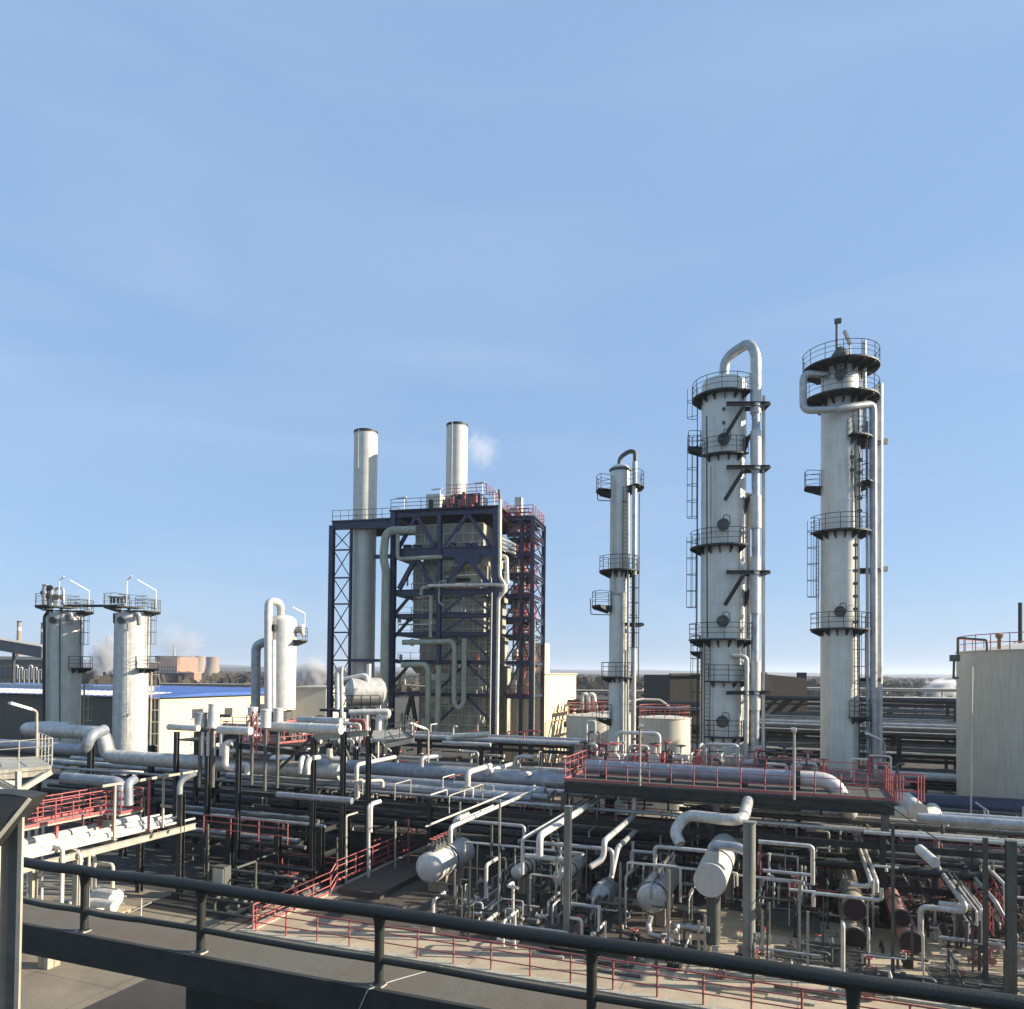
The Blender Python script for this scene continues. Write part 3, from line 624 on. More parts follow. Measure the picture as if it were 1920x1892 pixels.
b = MB().box(P(1790, 1234, 46.5), .5, .5, .4); b.beam(P(1789, 1237, 46.5), P(1788, 1270, 46.5), .12); b.beam(P(1786, 1271, 46.5), P(1797, 1271, 46.5), .12); b.build('gauge_box', 'grey_steel', TR.t)
TR.vpipe([(1823, 1250, 7.2), (1822, 1330, 7.2), (1820, 1600, 7.2)], .05, 'tank_paint', 'gauge_pipe')
b = MB(); p = P(1874, 1208, 46); b.cyl(p-Z*.3, p+Z*.35, .12, n=10); b.lathe(p+Z*.35, Z, [(0, .08), (.05, .2), (.25, .24), (.36, .06)], 12); b.build('roof_vent', 'orange', TR.t)
pipe([P(1913, 1400, 62), P(1913, 1130, 62)], .16, 'dark_steel', 'black vent mast rising behind the big beige tank', name='mast', cat='mast')
S1, _ = tank(1247, 66, 2.25, 1346, 'small round cream tank with red handrail behind the thin column', 'tank_paint', .08, rsp=.9)
S2, _ = tank(1111, 68, 2.35, 1342, 'small round beige tank left of the thin column, partly hidden', 'tank_paint', .08, rsp=.9)
S3, _ = tank(1148, 74, 2.3, 1338, 'rear small tank showing between the thin column and its neighbours', 'tank_paint', .08, rsp=.9)
pipe([P(1150, 1320, 72), P(1203, 1311, 73), P(1238, 1312, 73), P(1256, 1326, 72.5)], .1, 'pale_pipe', 'pale sloping pipe rising over the small tanks')
for i, px in enumerate((1092, 1104)): pipe([P(px, 1330, 76), P(px, 1302, 76), P(px+9, 1302, 76), P(px+13, 1330, 76)], .22, 'pale_pipe', ['left', 'right'][i]+' one of two pale hooped pipes behind the small tanks')

# ------------------------------------------------------------ furnace in its blue steel frame, with two stacks
TF = R(14); VF = Vector((math.cos(TF), -math.sin(TF), 0)); UF = Vector((math.sin(TF), math.cos(TF), 0)); AXF = (VF, UF, Z)
OF = P(735, 1260, 75); OF.z = 0
FW = (move(OF, VF, 0, 925)-OF).dot(VF)
def FL(a, b, z): return OF + VF*a + UF*b + Z*z
def fz(y, px=735): return P(px, y, 75).z if px == 735 else P(px, y, 75-(px-735)/190*FW*math.sin(TF)).z
def fa(px): return (move(OF, VF, 0, px)-OF).dot(VF)
def FP(px, y, b=0.):        # point on the furnace's front plane pushed back by b
    a = fa(px); q = FL(a, 0, 0); z = P(px, y, q.y).z; return FL(a, b, z)
fn = thing('furnace', FL(FW/2, 5, 0), 'big grey process furnace standing inside a dark blue steel frame', 'furnace')
lv = [fz(y) for y in (966, 1039, 1112, 1155, 1189, 1240, 1300)]; am = fa(819); DB = 11.
def fbeam(p, q, wd, h, m='blue_steel', nm='frame_beam'): MB().ibeam(p, q, wd, h).build(nm, m, fn)
def fbrace(p, q, wd=.34, m='blue_steel', nm='brace'): MB().beam(p, q, wd, wd*.9).build(nm, m, fn)
for a, b_ in ((0, 0), (FW, 0), (0, DB), (FW, DB)): MB().ibeam(FL(a, b_, 0), FL(a, b_, lv[0]+.25), .5, .5).build('column', 'blue_steel', fn)
MB().ibeam(FL(am, 0, fz(1246)), FL(am, 0, lv[0]), .42, .42).build('column', 'blue_steel', fn)
for i, z in enumerate(lv):
    hh = (.5, 1.05, .6, .4, .36, .32, .28)[i]
    for b_ in (0, DB): fbeam(FL(.32, b_, z), FL(FW-.32, b_, z), .4, hh)
    for a in (0, FW): fbeam(FL(a, .32, z), FL(a, DB-.32, z), .35, hh*.7)
a1, a2 = am*.5, (am+FW)*.5
def kb_(a, z0, z1, sp, wd): fbrace(FL(a-.1, 0, z1), FL(a-sp, 0, z0), wd); fbrace(FL(a+.1, 0, z1), FL(a+sp, 0, z0), wd)
kb_(a1, lv[1]+.6, lv[0]-.3, 1.9, .36); kb_(a2, lv[1]+.6, lv[0]-.3, 2.3, .36)
kb_(a1, lv[2]+.4, lv[1]-.6, 1.8, .46); kb_(a2, lv[2]+.4, lv[1]-.6, 2.4, .5)
MB().box(FL(a2, -.02, lv[1]-.7), 2.6, .3, .9, AXF).build('gusset_plate', 'blue_steel', fn)
for i in range(2, 5): kb_(a2, lv[i+1]+.2, lv[i]-.2, 2.5, .22)
for i in (5, 6): kb_(a2, lv[i]-2.6, lv[i]-.2, 2.6, .24)
for i in (2, 3, 5): fbrace(FL(.2, .1, lv[i]-2.1), FL(1.9, .1, lv[i]-.2), .28, 'dark_steel')
fbrace(FL(.3, .3, 3.0), FL(2.0, .3, lv[6]-.2), .34, 'dark_steel'); fbrace(FL(2.0, .3, lv[6]-.2), FL(3.0, .3, 4.2), .34, 'dark_steel')
# casing: stacked boxes, ribs and hoppers
def fbox(a0, a1_, b0, b1, z0, z1, m='casing', nm='casing'): return MB().box(FL((a0+a1_)/2, (b0+b1)/2, (z0+z1)/2), a1_-a0, b1-b0, z1-z0, AXF).build(nm, m, fn)
cs0 = fbox(2.4, FW-.9, 1.4, DB-1, fz(1385), fz(1246)); fbox(1.7, FW-1.5, 1.2, DB-1, fz(1188), fz(1120)); fbox(2.0, FW-1.2, 2.4, DB-1, fz(1246)+.01, fz(1188)-.01)
fbox(1.5, FW-1.3, 1.6, DB-1, fz(1118), fz(1058)); fbox(2.2, FW-1.9, 2.6, DB-1, fz(1058)+.01, fz(1030)-.01); fbox(1.9, FW-1.6, 1.1, DB-1, fz(1028), fz(982))
fbox(4.5, FW-1.0, 1.0, 1.58, fz(1062), fz(1050), 'casing_light', 'header_box')
pr = [FL(.9, 1.0, fz(1236)), FL(4.6, 1.0, fz(1236)), FL(3.9, 1.0, fz(1262)), FL(2.2, 1.0, fz(1262))]; MB().prism(pr, UF*.38).build('hopper', 'casing', fn)
b = MB()
for z0, z1, a0, a1_, bb in ((1385, 1246, 2.4, FW-.9, 1.4), (1188, 1120, 1.7, FW-1.5, 1.2), (1118, 1058, 1.5, FW-1.3, 1.6), (1028, 982, 1.9, FW-1.6, 1.1), (1246, 1188, 2.0, FW-1.2, 2.4)):
    z = fz(z0)+.5; i = 0
    while z < fz(z1): b.box(FL((a0+a1_)/2, bb-.07, z), a1_-a0+.1, .14, .12, AXF); z += .95
    for k in range(1, 7): b.box(FL(a0+(a1_-a0)*k/7, bb-.05, (fz(z0)+fz(z1))/2), .1, .1, fz(z1)-fz(z0), AXF)
b.build('rib', 'casing_light', cs0)
for (a0, a1_, y0, y1, m) in ((3.2, 5.6, 1275, 1262, 'casing_light'), (3.3, 5.8, 1318, 1305, 'casing_light'), (6.0, 9.0, 1100, 1078, 'casing'), (3.2, 5.0, 1345, 1328, 'casing'), (2.7, 4.4, 1170, 1160, 'casing_light'), (5.4, 7.4, 1148, 1135, 'casing_light'), (2.8, 3.6, 1370, 1347, 'casing_light'), (4.2, 5.9, 1072, 1063, 'casing'), (6.4, 7.9, 1092, 1085, 'dark_steel')):
    fbox(a0, a1_, .9 if y0 > 1240 else .75, 1.1, fz(y0), fz(y1), m, 'inspection_panel')
for px, y in ((753, 1028), (771, 1028), (805, 1024), (837, 1024), (867, 1024), (884, 1024)): MB().box(FP(px, y, .8), .7, .7, .9, AXF).build('burner_box', 'blue_steel', fn)
random.seed(21)
for i in range(46):     # sunlit small instruments in the shaded right part of the front
    px = random.choice([random.uniform(885, 918), random.uniform(738, 765), random.uniform(890, 915)]); y = random.choice([random.uniform(1290, 1300), random.uniform(1340, 1366), random.uniform(1150, 1240), random.uniform(1075, 1110), random.uniform(1060, 1380)])
    p = FP(px, y, random.uniform(.3, 1.0)); MB().box(p, random.uniform(.1, .35), .2, random.uniform(.2, .9), AXF).build('instrument_box', random.choice(['pale_steel', 'white_clad', 'pale_steel', 'red_paint']), fn)
# floors with handrails at every level, right and left flanks
for i, z in enumerate(lv):
    MB().box(FL(FW/2, .55, z-.18 if i else z+.33), FW-.8, .6, .06, AXF).build('walkway', 'dark_steel', fn)
    if i:
        b = MB()
        for q in (.55, 1.1): b.beam(FL(.5, .25, z+q-.2), FL(FW-.5, .25, z+q-.2), .03)
        for k in range(8): b.beam(FL(.5+(FW-1)*k/7, .25, z-.2), FL(.5+(FW-1)*k/7, .25, z+.9), .045)
        b.build('handrail', ('dark_steel', 'grey_steel', 'red_paint')[i % 3], fn)
# front pipework on the furnace
def fpipe(pts, r, m='green_grey', nm='pipe', bands=0): return MB().tube([FP(*q) for q in pts], r, 12, bands=bands).build(nm, m, fn)
fpipe([(776, 994, -.2), (724, 998, -.9), (720, 1050, -.9), (725, 1070, -.9), (724, 1396, -.9)], .42, 'green_grey', 'transfer_pipe')
fpipe([(744, 1000, -.6), (744, 1050, -.6), (827, 1046, -.6)], .2)
fpipe([(756, 1205, -.6), (848, 1203, -.6), (853, 1213, -.6), (853, 1318, -.6), (862, 1330, -.6), (871, 1318, -.6), (871, 1198, -.6)], .26, 'green_grey', 'expansion_loop')
fpipe([(756, 1247, -.8), (800, 1246, -.8), (806, 1256, -.8), (806, 1368, -.8), (815, 1380, -.8), (824, 1368, -.8), (825, 1248, -.8)], .28, 'green_grey', 'expansion_loop')
fpipe([(805, 1100, -.9), (929, 1098, -.9), (944, 1100, -.9)], .17, 'pale_pipe'); fpipe([(791, 1118, -.9), (792, 1104, -.9), (808, 1101, -.9)], .16)
fpipe([(807, 1118, -.5), (807, 1195, -.5)], .18); fpipe([(780, 1122, -.4), (806, 1118, -.4)], .1); fpipe([(822, 1092, -.5), (822, 1130, -.5), (832, 1138, -.5)], .1); fpipe([(823, 1104, -.6), (823, 1092, -.6), (835, 1090, -.6), (835, 1104, -.6)], .07)
fpipe([(755, 1250, .2), (755, 1284, .2), (800, 1288, .2)], .08, 'pale_pipe'); fpipe([(740, 1170, .3), (806, 1171, .3)], .07, 'pale_pipe')
fpipe([(829, 1080, .4), (898, 1076, .4), (899, 1092, .4)], .07, 'casing_light'); fpipe([(920, 1112, -.35), (919, 1385, -.35), (900, 1395, -.35)], .07, 'tank_paint')
fpipe([(936, 945, -.8), (934, 922, -.8)], .13, 'dull_pipe'); fpipe([(936, 940, -.8), (937, 1085, -.8), (946, 1096, -.8), (946, 1112, -.8), (935, 1122, -.8), (934, 1385, -.8)], .17, 'pale_pipe', 'riser_pipe'); fpipe([(939, 1044, -.4), (947, 1046, -.4), (949, 1095, -.4)], .2, 'pale_pipe')
for dy in (0, 8, 16): fpipe([(936, 1012+dy, 0), (962, 1022+dy, 0)], .12, 'pale_pipe')
b = MB()
for k in range(34): b.box(FP(912+.3*k*0, 1110+k*8.2, .3), .5, .06, .06, AXF)
b.beam(FP(910, 1100, .3), FP(910, 1388, .3), .08); b.beam(FP(915, 1100, .3), FP(915, 1388, .3), .08); b.build('ladder', 'dark_steel', fn)
# roof deck, penthouse gear
zr = lv[0]+.42
MB().box(FL(FW/2, DB/2, zr), FW+.8, DB+.6, .14, AXF).build('roof_deck', 'dark_steel', fn)
def frail(pts, nm='handrail', m='red_paint', h=1.1, sp=1.6):
    b = MB()
    for q in (h, h*.66, h*.33):
        for p, r_ in zip(pts, pts[1:]): b.beam(p+Z*q, r_+Z*q, .05)
    for p, r_ in zip(pts, pts[1:]):
        n = max(1, int((r_-p).length/sp))
        for k in range(n+1): q = p+(r_-p)*(k/n); b.beam(q, q+Z*h, .055)
    return b.build(nm, m, fn)
frail([FL(-.3, -.1, zr+.08), FL(FW+.3, -.1, zr+.08)], m='grey_steel'); frail([FL(0, DB, zr+.08), FL(FW, DB, zr+.08), FL(FW, 3, zr+.08)])
fbox(fa(772), fa(800), 3, 5.5, zr+.08, fz(938)+1.2, 'casing_light', 'roof_cabin'); fbox(fa(778), fa(786), 2.9, 2.98, zr+.2, fz(945)+1.0, 'dark_steel', 'cabin_door')
fbox(fa(818), fa(872), 4, 7, zr+.9, zr+2.4, 'blue_steel', 'stack_base'); fbox(fa(812), fa(888), 3.4, 3.9, zr+.08, zr+1.0, 'dark_steel', 'stack_base_skirt')
for k in range(9):
    MB().box(FL(fa(808)+k*.42, 3.0, zr+.6+.5*(k % 3)), .28, .4, .9+.5*(k % 2), AXF).build('damper_drive', 'red_paint' if k % 3 else 'dark_steel', fn)
frail([FL(fa(812), 3, zr+2.0), FL(fa(890), 3, zr+2.0), FL(fa(890), 8, zr+2.0)], sp=1.0)
for px, h in ((744, 1.5), (812, 2.2), (893, 2.6), (916, 1.6)):
    b = MB().tube([FL(fa(px), 1, zr), FL(fa(px), 1, zr+h)], .045, 6); b.beam(FL(fa(px)-.9, 1, zr+h+.02), FL(fa(px)+.2, 1, zr+h+.1), .2, .1); b.build('lamp', 'lamp_shell', fn)
# right bay and stair tower
bx0, bx1 = FW+.2, fa(995)*1.0+.55; bb = 3.0
ob = lambda a, z: FL(a, bb, z)
ax1 = None
q = FL(FW, bb, 0); ax1 = (move(q, VF, 0, 994)-OF).dot(VF)
zt2 = P(992, 968, FL(ax1, bb, 0).y).z
L6 = 5.6
for a, b_ in ((ax1, bb), (ax1, bb+L6), (FW+.5, bb+L6)): MB().ibeam(FL(a, b_, 0), FL(a, b_, zt2), .36, .36).build('column', 'blue_steel', fn)
MB().ibeam(FL(FW+1.9, bb, 0), FL(FW+1.9, bb, zt2-.5), .3, .3).build('column', 'blue_steel', fn)
lv2 = [zt2-.2] + [P(960, y, FL(FW+2, bb, 0).y).z for y in (1002, 1039, 1078, 1117, 1160, 1193, 1243, 1305)]
for i, z in enumerate(lv2):
    fbeam(ob(FW+.32, z), ob(ax1-.2, z), .3, .4); fbeam(FL(ax1, bb+.2, z), FL(ax1, bb+L6-.2, z), .25, .3)
    MB().box(FL((FW+ax1)/2, bb+L6/2, z-.25), ax1-FW-.6, L6-.5, .06, AXF).build('floor', 'dark_steel', fn)
    frail([ob(FW+.5, z-.05), ob(ax1-.4-.8*(i % 2), z-.05)], sp=.5)
    if i < len(lv2)-1:
        z2 = lv2[i+1]
        fbrace(ob(FW+.3, z2+.2), ob(FW+1.7, z-.2), .16); fbrace(ob(FW+1.9, z-.2), ob(ax1-.2-1.2*(i % 2), z2+.2), .16)
        for p, q in (((bb+.2), (bb+L6-.2)), ((bb+L6-.2), (bb+.2))): fbrace(FL(ax1+.02*(p > q), p, z-.15), FL(ax1+.02*(p > q), q, z2+.15), .11)
        # stair flights
        s0, s1 = (bb+.6, bb+L6-.6) if i % 2 else (bb+L6-.6, bb+.6)
        for off in (-.5, .35):
            MB().beam(FL(ax1-.9+off, s0, z2), FL(ax1-.9+off, s1, z), .12, .42).build('stringer', 'red_paint', fn)
            MB().beam(FL(ax1-.9+off, s0, z2+1.0), FL(ax1-.9+off, s1, z+1.0), .1, .1).build('stair_rail', 'red_paint', fn)
        b = MB(); n = 9
        for k in range(n): b.box(FL(ax1-.98, s0+(s1-s0)*(k+.5)/n, z2+(z-z2)*(k+.5)/n), .8, .28, .05, AXF)
        b.build('stair_tread', 'red_paint', fn)
        frail([FL(ax1-1.6, bb+.15, z-.1), FL(ax1-.1, bb+.15, z-.1)], sp=.7)
    # lit equipment and pipes inside the bay
    random.seed(40+i)
    for k in range(5):
        p = FL(random.uniform(FW+.5, ax1-1.5), bb+random.uniform(.5, 3), z+random.uniform(.3, 1.2)); MB().box(p, random.uniform(.2, 1.0), .4, random.uniform(.2, 1.3), AXF).build('instrument_box', random.choice(['pale_steel', 'white_clad', 'casing_light', 'grey_steel']), fn)
for k in range(5): MB().tube([FL(FW+.8+k*.55, bb+1.2, 1), FL(FW+.8+k*.55, bb+1.2, lv2[1+k])], .09+.03*(k % 2), 8).build('riser_pipe', 'pale_pipe' if k % 2 else 'green_grey', fn)
fbox(FW+.8, ax1-2, bb+2.5, bb+5, 1, lv2[0]-3, 'casing', 'rear_casing')
frail([FL(FW+.2, bb+.2, zt2+.1), FL(ax1, bb+.2, zt2+.1), FL(ax1, bb+L6, zt2+.1), FL(FW+.2, bb+L6, zt2+.1)], sp=1.0)
MB().box(FL((FW+ax1)/2, bb+L6/2, zt2+.02), ax1-FW+.4, L6+.2, .1, AXF).build('roof_deck', 'dark_steel', fn)
fbox(FW+.9, FW+1.6, bb+.8, bb+1.6, zt2+.1, zt2+2.2, 'casing_light', 'roof_cabin')
# left lattice frame around the first stack
bl = 2.2
zl = P(617, 985, FL(0, bl, 0).y+1.7).z
al = (move(FL(0, bl, 0), VF, 0, 616)-OF).dot(VF); al2 = (move(FL(0, bl, 0), VF, 0, 652)-OF).dot(VF)
lt = thing('stack_tower', FL(al, bl, 0), 'slim dark blue lattice frame around the left stack', 'steel frame')
for a, wd in ((al, .5), (al2, .24)): MB().ibeam(FL(a, bl, 0), FL(a, bl, zl), wd, wd).build('column', 'blue_steel', lt)
MB().ibeam(FL(al, bl+4.6, 0), FL(al, bl+4.6, zl), .3, .3).build('column', 'blue_steel', lt)
MB().ibeam(FL(al, bl, zl), FL(-.3, bl, zl), .5, .9).build('frame_beam', 'blue_steel', lt); MB().ibeam(FL(al, bl+4.6, zl), FL(-.3, bl+4.6, zl), .5, .8).build('frame_beam', 'blue_steel', lt)
MB().box(FL(al/2, bl+2.3, zl+.48), -al, 4.9, .08, AXF).build('deck', 'dark_steel', lt)
lz = [zl-.6] + [P(635, y, FL(al, bl, 0).y).z for y in (1032, 1084, 1133, 1186, 1238, 1300)] + [5.]
for z0, z1 in zip(lz, lz[1:]):
    MB().beam(FL(al+.2, bl, z1), FL(al2-.1, bl, z1), .16).build('frame_beam', 'blue_steel', lt)
    for s in (0, 1): MB().beam(FL((al+.2, al2-.1)[s], bl+.04*s, z0), FL((al2-.1, al+.2)[s], bl+.04*s, z1+.1), .08).build('brace', 'dark_steel', lt)
MB().beam(FL(al2, bl-.05, lz[5]), FL(-.3, bl-.05, lz[5]), .3).build('frame_beam', 'blue_steel', lt)
b = MB()
for q in (.5, 1.1): b.beam(FL(al, bl, zl+.5+q), FL(-.4, bl, zl+.5+q), .045); b.beam(FL(al, bl+4.6, zl+.5+q), FL(-.4, bl+4.6, zl+.5+q), .045)
for k in range(9): a = al+(-.4-al)*k/8; b.beam(FL(a, bl, zl+.5), FL(a, bl, zl+1.6), .045); b.beam(FL(a, bl+4.6, zl+.5), FL(a, bl+4.6, zl+1.6), .045)
b.build('handrail', 'grey_steel', lt)
MB().ibeam(FL(-2.6, 1, fz(1040)), FL(-.3, 1, fz(1040)), .3, .4).build('side_bracket', 'blue_steel', lt)
def stack(px, D, ytop, ybase, rpx, label, strip=None):
    T = Col(px, D, 'stack', label, 'smokestack'); r = rpx/T.k/2*.98; z0 = T.z(ybase) if ybase else 0; z1 = T.z(ytop); pr = [(z0, r)]; z = z0+2.2
    while z < z1-.5: pr += [(z-.02, r), (z-.015, r+.012), (z+.015, r+.012), (z+.02, r)]; z += 2.2
    pr += [(z1, r), (z1+.01, r*.93), (z1-1.5, r*.92)]
    MB().lathe(T.c, Z, pr, 40, caps=False).build('shell', 'stack_metal', T.t); MB().lathe(T.c, Z, [(z1-.25, r+.03), (z1+.02, r+.035)], 40, caps=False).build('rim', 'dark_steel', T.t)
    y0, y1, dx = strip; p0, p1 = P(px+dx, y0, D-r), P(px+dx, y1, D-r); a = math.degrees(math.asin(max(-1, min(1, dx/rpx*2))))
    MB().beam(T.at(a, r+.06, T.z(y0)), T.at(a, r+.06, T.z(y1)), .09, .1).build('strip', 'white_clad', T.t); return T
K1 = stack(680, 80, 810, None, 45, 'left smooth silver stack rising beside the furnace, two-toned', (812, 884, -13))
K2 = stack(852, 79.5, 797, 948, 41, 'right silver stack standing on top of the furnace roof', (797, 938, -9))

# ------------------------------------------------------------ pipe racks
def u_line(px, u):    # v of the point on line u whose base shows at picture column px
    p = W(u, 0); q = move(p, V, 0, px); return q.dot(V)
def rack(label, u0, u1, vs, levels, colz, cw=.34, bw=.3, m='dark_steel', name='pipe_rack', group=None, diag=False):
    t = thing(name, W((u0+u1)/2, (vs[0]+vs[-1])/2), label, 'pipe rack', group)
    for v in vs:
        for u in (u0, u1): MB().ibeam(W(u, v, 0), W(u, v, colz), cw, cw).build('column', m, t)
        for z in levels: MB().ibeam(W(u0+cw/2, v, z-bw/2), W(u1-cw/2, v, z-bw/2), bw*.7, bw).build('beam', m, t)
    for z in levels:
        for u in (u0, u1): MB().ibeam(W(u+.02, vs[0], z-bw*1.6), W(u+.02, vs[-1], z-bw*1.6), bw*.6, bw*.9).build('beam', m, t)
    if diag:
        for a, b_ in zip(vs[::2], vs[1::2]): MB().beam(W(u0, a, .5), W(u0, b_, levels[-1]-.6), .12).build('brace', m, t)
    return t
vL = [u_line(x, 40) for x in (-330, 70, 240, 395, 584)]; vC = u_line(1057, 40); vR = u_line(1655, 40)
rack('main dark steel pipe rack crossing the middle of the plant', 40, 50, vL + [(vL[-1]+vC)/2-.0, vC, (vC+vR)/2, vR, vR+7.5, vR+15], [2.4, 4.3], 4.45, cw=.27, bw=.32, diag=True)
random.seed(12)
PM = ['blue_pipe', 'bare_pipe', 'blue_pipe', 'cladding', 'dull_pipe']
def run(u, v0, v1, z, r, m, label, group=None, bands=0, du0=None):
    return pipe([W(u, v0, z), W(u, v1, z)], r, m, label, group, bands=bands, name='rack_pipe', cat='rack pipe')
# top level of the main rack, left of the red-railed deck
for i, (u, r, m, x1) in enumerate([(40.7, .1, 'bare_pipe', 2), (41.5, .25, 'blue_pipe', -14.6), (42.4, .22, 'bare_pipe', -13.9), (43.4, .35, 'blue_pipe', -14.4), (44.7, .2, 'blue_pipe', 0), (46.3, .62, 'blue_pipe', -13.5), (48.0, .5, 'bare_pipe', -15), (49.3, .2, 'pale_pipe', 6)]):
    run(u, -56 if r < .25 else -37, x1, 4.32+r, r, m, ['thin front pipe at the near edge of the main rack top', 'bluish pipe second from the front on the main rack', 'plain grey pipe third from the front on the main rack', 'thick bluish pipe in the middle of the main rack', 'slim bluish pipe behind the thick middle one on the main rack', 'thickest blue-grey insulated pipe on the main rack', 'thick grey insulated pipe second largest on the main rack', 'pale slim pipe at the far edge of the main rack'][i], bands=2.2 if r > .25 else 0)
for i in range(9):
    r = random.choice([.08, .12, .16, .2, .1]); u = 40.6+i*1.05
    run(u, -56, random.choice([26, 17, 26]), 2.4+r+.02, r, random.choice(['dull_pipe', 'dull_pipe', 'dark_steel', 'bare_pipe']), 'long pipe on the middle tier of the main rack', 'pipes on the middle tier of the main rack')
lr = rack('low dark pipe rack in the shade before the silencer structure', 35.8, 38.4, [u_line(x, 35.8) for x in (230, 330, 430, 520, 600)], [1.6, 3.0], 3.1, m='dark_steel', bw=.24)
for i, (u, z, r, m) in enumerate([(36.1, 3.02, .1, 'bare_pipe'), (36.8, 3.02, .14, 'dull_pipe'), (37.6, 3.02, .1, 'blue_pipe'), (36.2, 1.62, .12, 'dull_pipe'), (37.2, 1.62, .16, 'bare_pipe')]):
    run(u, u_line(345, u), u_line(608-12*i, u), z+r, r, m, ['thin near pipe on the low shaded rack', 'dull middle pipe on the low shaded rack', 'bluish far pipe on the low shaded rack', 'dull pipe on the lower tier of the low shaded rack', 'grey pipe on the lower tier of the low shaded rack'][i])
# right-hand top tier
for i, (u, r, m) in enumerate([(40.5, .1, 'cladding'), (41.2, .06, 'pale_pipe'), (42.5, .13, 'dull_pipe'), (44.2, .08, 'pale_pipe'), (46, .2, 'bare_pipe'), (48.4, .12, 'dull_pipe')]):
    run(u, vR-10, 30, 4.32+r, r, m, 'slim pipe on the rack top right of the red-railed deck', 'slim pipes on the rack top at the right')
# second rack behind, and rear racks
v2 = [u_line(x, 58) for x in (380, 560, 740, 900, 1070)]
rack('second pipe rack running behind the main one towards the columns', 58, 62.5, v2, [3.8, 6.0], 6.1, m='dark_steel')
for i in range(6):
    r = [.2, .12, .16, .1, .22, .12][i]
    run(58.4+i*.72, v2[0]-.5, v2[-1]+1, 6.02+r, r, ['bare_pipe', 'blue_pipe', 'cladding', 'pale_pipe', 'blue_pipe', 'bare_pipe'][i], 'grey pipe on the top tier of the second rack', 'pipes on top of the second rack', bands=3 if r > .18 else 0)
    run(58.4+i*.72, v2[0]-.5, v2[-1], 3.82+r, r, random.choice(['dull_pipe', 'pale_pipe']), 'grey pipe on the lower tier of the second rack', 'pipes on the lower tier of the second rack')
for j, (u0, u1, x0, x1, zz) in enumerate([(70, 75, 1432, 2300, (3.5, 5.4, 7.0)), (88, 92, 1425, 2300, (4, 6.6)), (62, 66, 1650, 2200, (2.5, 4.3))]):
    vv0, vv1 = u_line(x0, u0), u_line(x1, u0); n = 6; vv = [vv0+(vv1-vv0)*k/n for k in range(n+1)]
    rack(['dark rack with many pipes behind the two big columns', 'farthest dark rack beyond the brown hall at right', 'low dark rack between the tallest column and the beige tank'][j], u0, u1, vv, list(zz), zz[-1]+.1)
    for z in zz:
        for i in range(6):
            r = random.choice([.08, .2, .26, .12, .07]); run(u0+.3+i*(u1-u0-.6)/5, vv0-1, vv1, z+r+.01, r, random.choice(['pale_pipe', 'bare_pipe', 'dull_pipe']) if r < .15 else random.choice(['dull_pipe', 'dark_steel', 'dull_pipe', 'bare_pipe']), ['long pipe on the dark rack behind the big columns', 'long pipe on the farthest rack at right', 'long pipe on the low rack before the beige tank'][j], ['pipes on the rack behind the columns', 'pipes on the farthest rack', 'pipes on the low rack by the tank'][j])
for j, (u0, x0, x1) in enumerate([(104, 1425, 2000), (122, 1425, 2000), (146, 1425, 1950), (84, 1070, 1330), (108, 1070, 1260)]):
    vv0, vv1 = u_line(x0, u0), u_line(x1, u0); n = max(2, int((vv1-vv0)/10)); zz = [3.0, 5.5, 8.0][:2+j % 2]
    t = rack(['dark rack just beyond the rear racks at right', 'dark distant rack second from the last at right', 'last dark distant rack at right below the scrub', 'dark rack between cream block and small tanks', 'dark rack behind the thin column base'][j], u0, u0+6, [vv0+(vv1-vv0)*k/n for k in range(n+1)], zz, zz[-1]+.1, diag=True)
    for z in zz:
        for i in range(4): r_ = random.choice([.15, .25, .4]); MB().tube([W(u0+.6+i*1.4, vv0-1, z+r_), W(u0+.6+i*1.4, vv1, z+r_)], r_, 6).build('pipe', random.choice(['dull_pipe', 'dark_steel', 'dark_steel', 'dull_pipe', 'bare_pipe']), t)
# small cross pipes, hangers and drops threaded through the racks
random.seed(64)
for i in range(210):
    u = random.uniform(40.5, 49.5); v = random.uniform(-36, 16); z = random.choice([2.5, 2.5, 4.4, 4.4, 1.2]); p = W(u, v, z); d = random.choice([U, U, V, -U]); l = random.uniform(.4, 2.4); h = random.uniform(.15, 1.2)*(1 if z < 4 else .6)
    pts = [[p, p+d*l], [p, p+Z*h, p+Z*h+d*l], [p, p+Z*h, p+Z*h+d*l*.6, p+d*l*.6]][i % 3]
    pipe(pts, random.uniform(.03, .07), random.choice(['pale_pipe', 'pale_pipe', 'white_clad', 'dull_pipe', 'red_paint', 'pale_steel']), 'short cross pipe threaded through the main rack', 'short cross pipes in the main rack', name='cross_pipe', cat='cross pipe')
for i in range(60):
    u = random.uniform(58.5, 62); v = random.uniform(v2[0], v2[-1]); z = random.choice([3.9, 6.1]); p = W(u, v, z); d = random.choice([U, V]); h = random.uniform(.2, 1.2)
    pipe([p, p+Z*h, p+Z*h+d*random.uniform(.3, 1.6)], random.uniform(.04, .08), random.choice(['pale_pipe', 'white_clad', 'dull_pipe', 'red_paint']), 'short cross pipe threaded through the second rack', 'short cross pipes in the second rack', name='cross_pipe', cat='cross pipe')
# blue stripe and pipe by the tank
a = P(1700, 1504, 47); pipe([a, a+V*14], .62, 'blue_steel', 'dark blue fat pipe ending behind the big beige tank')
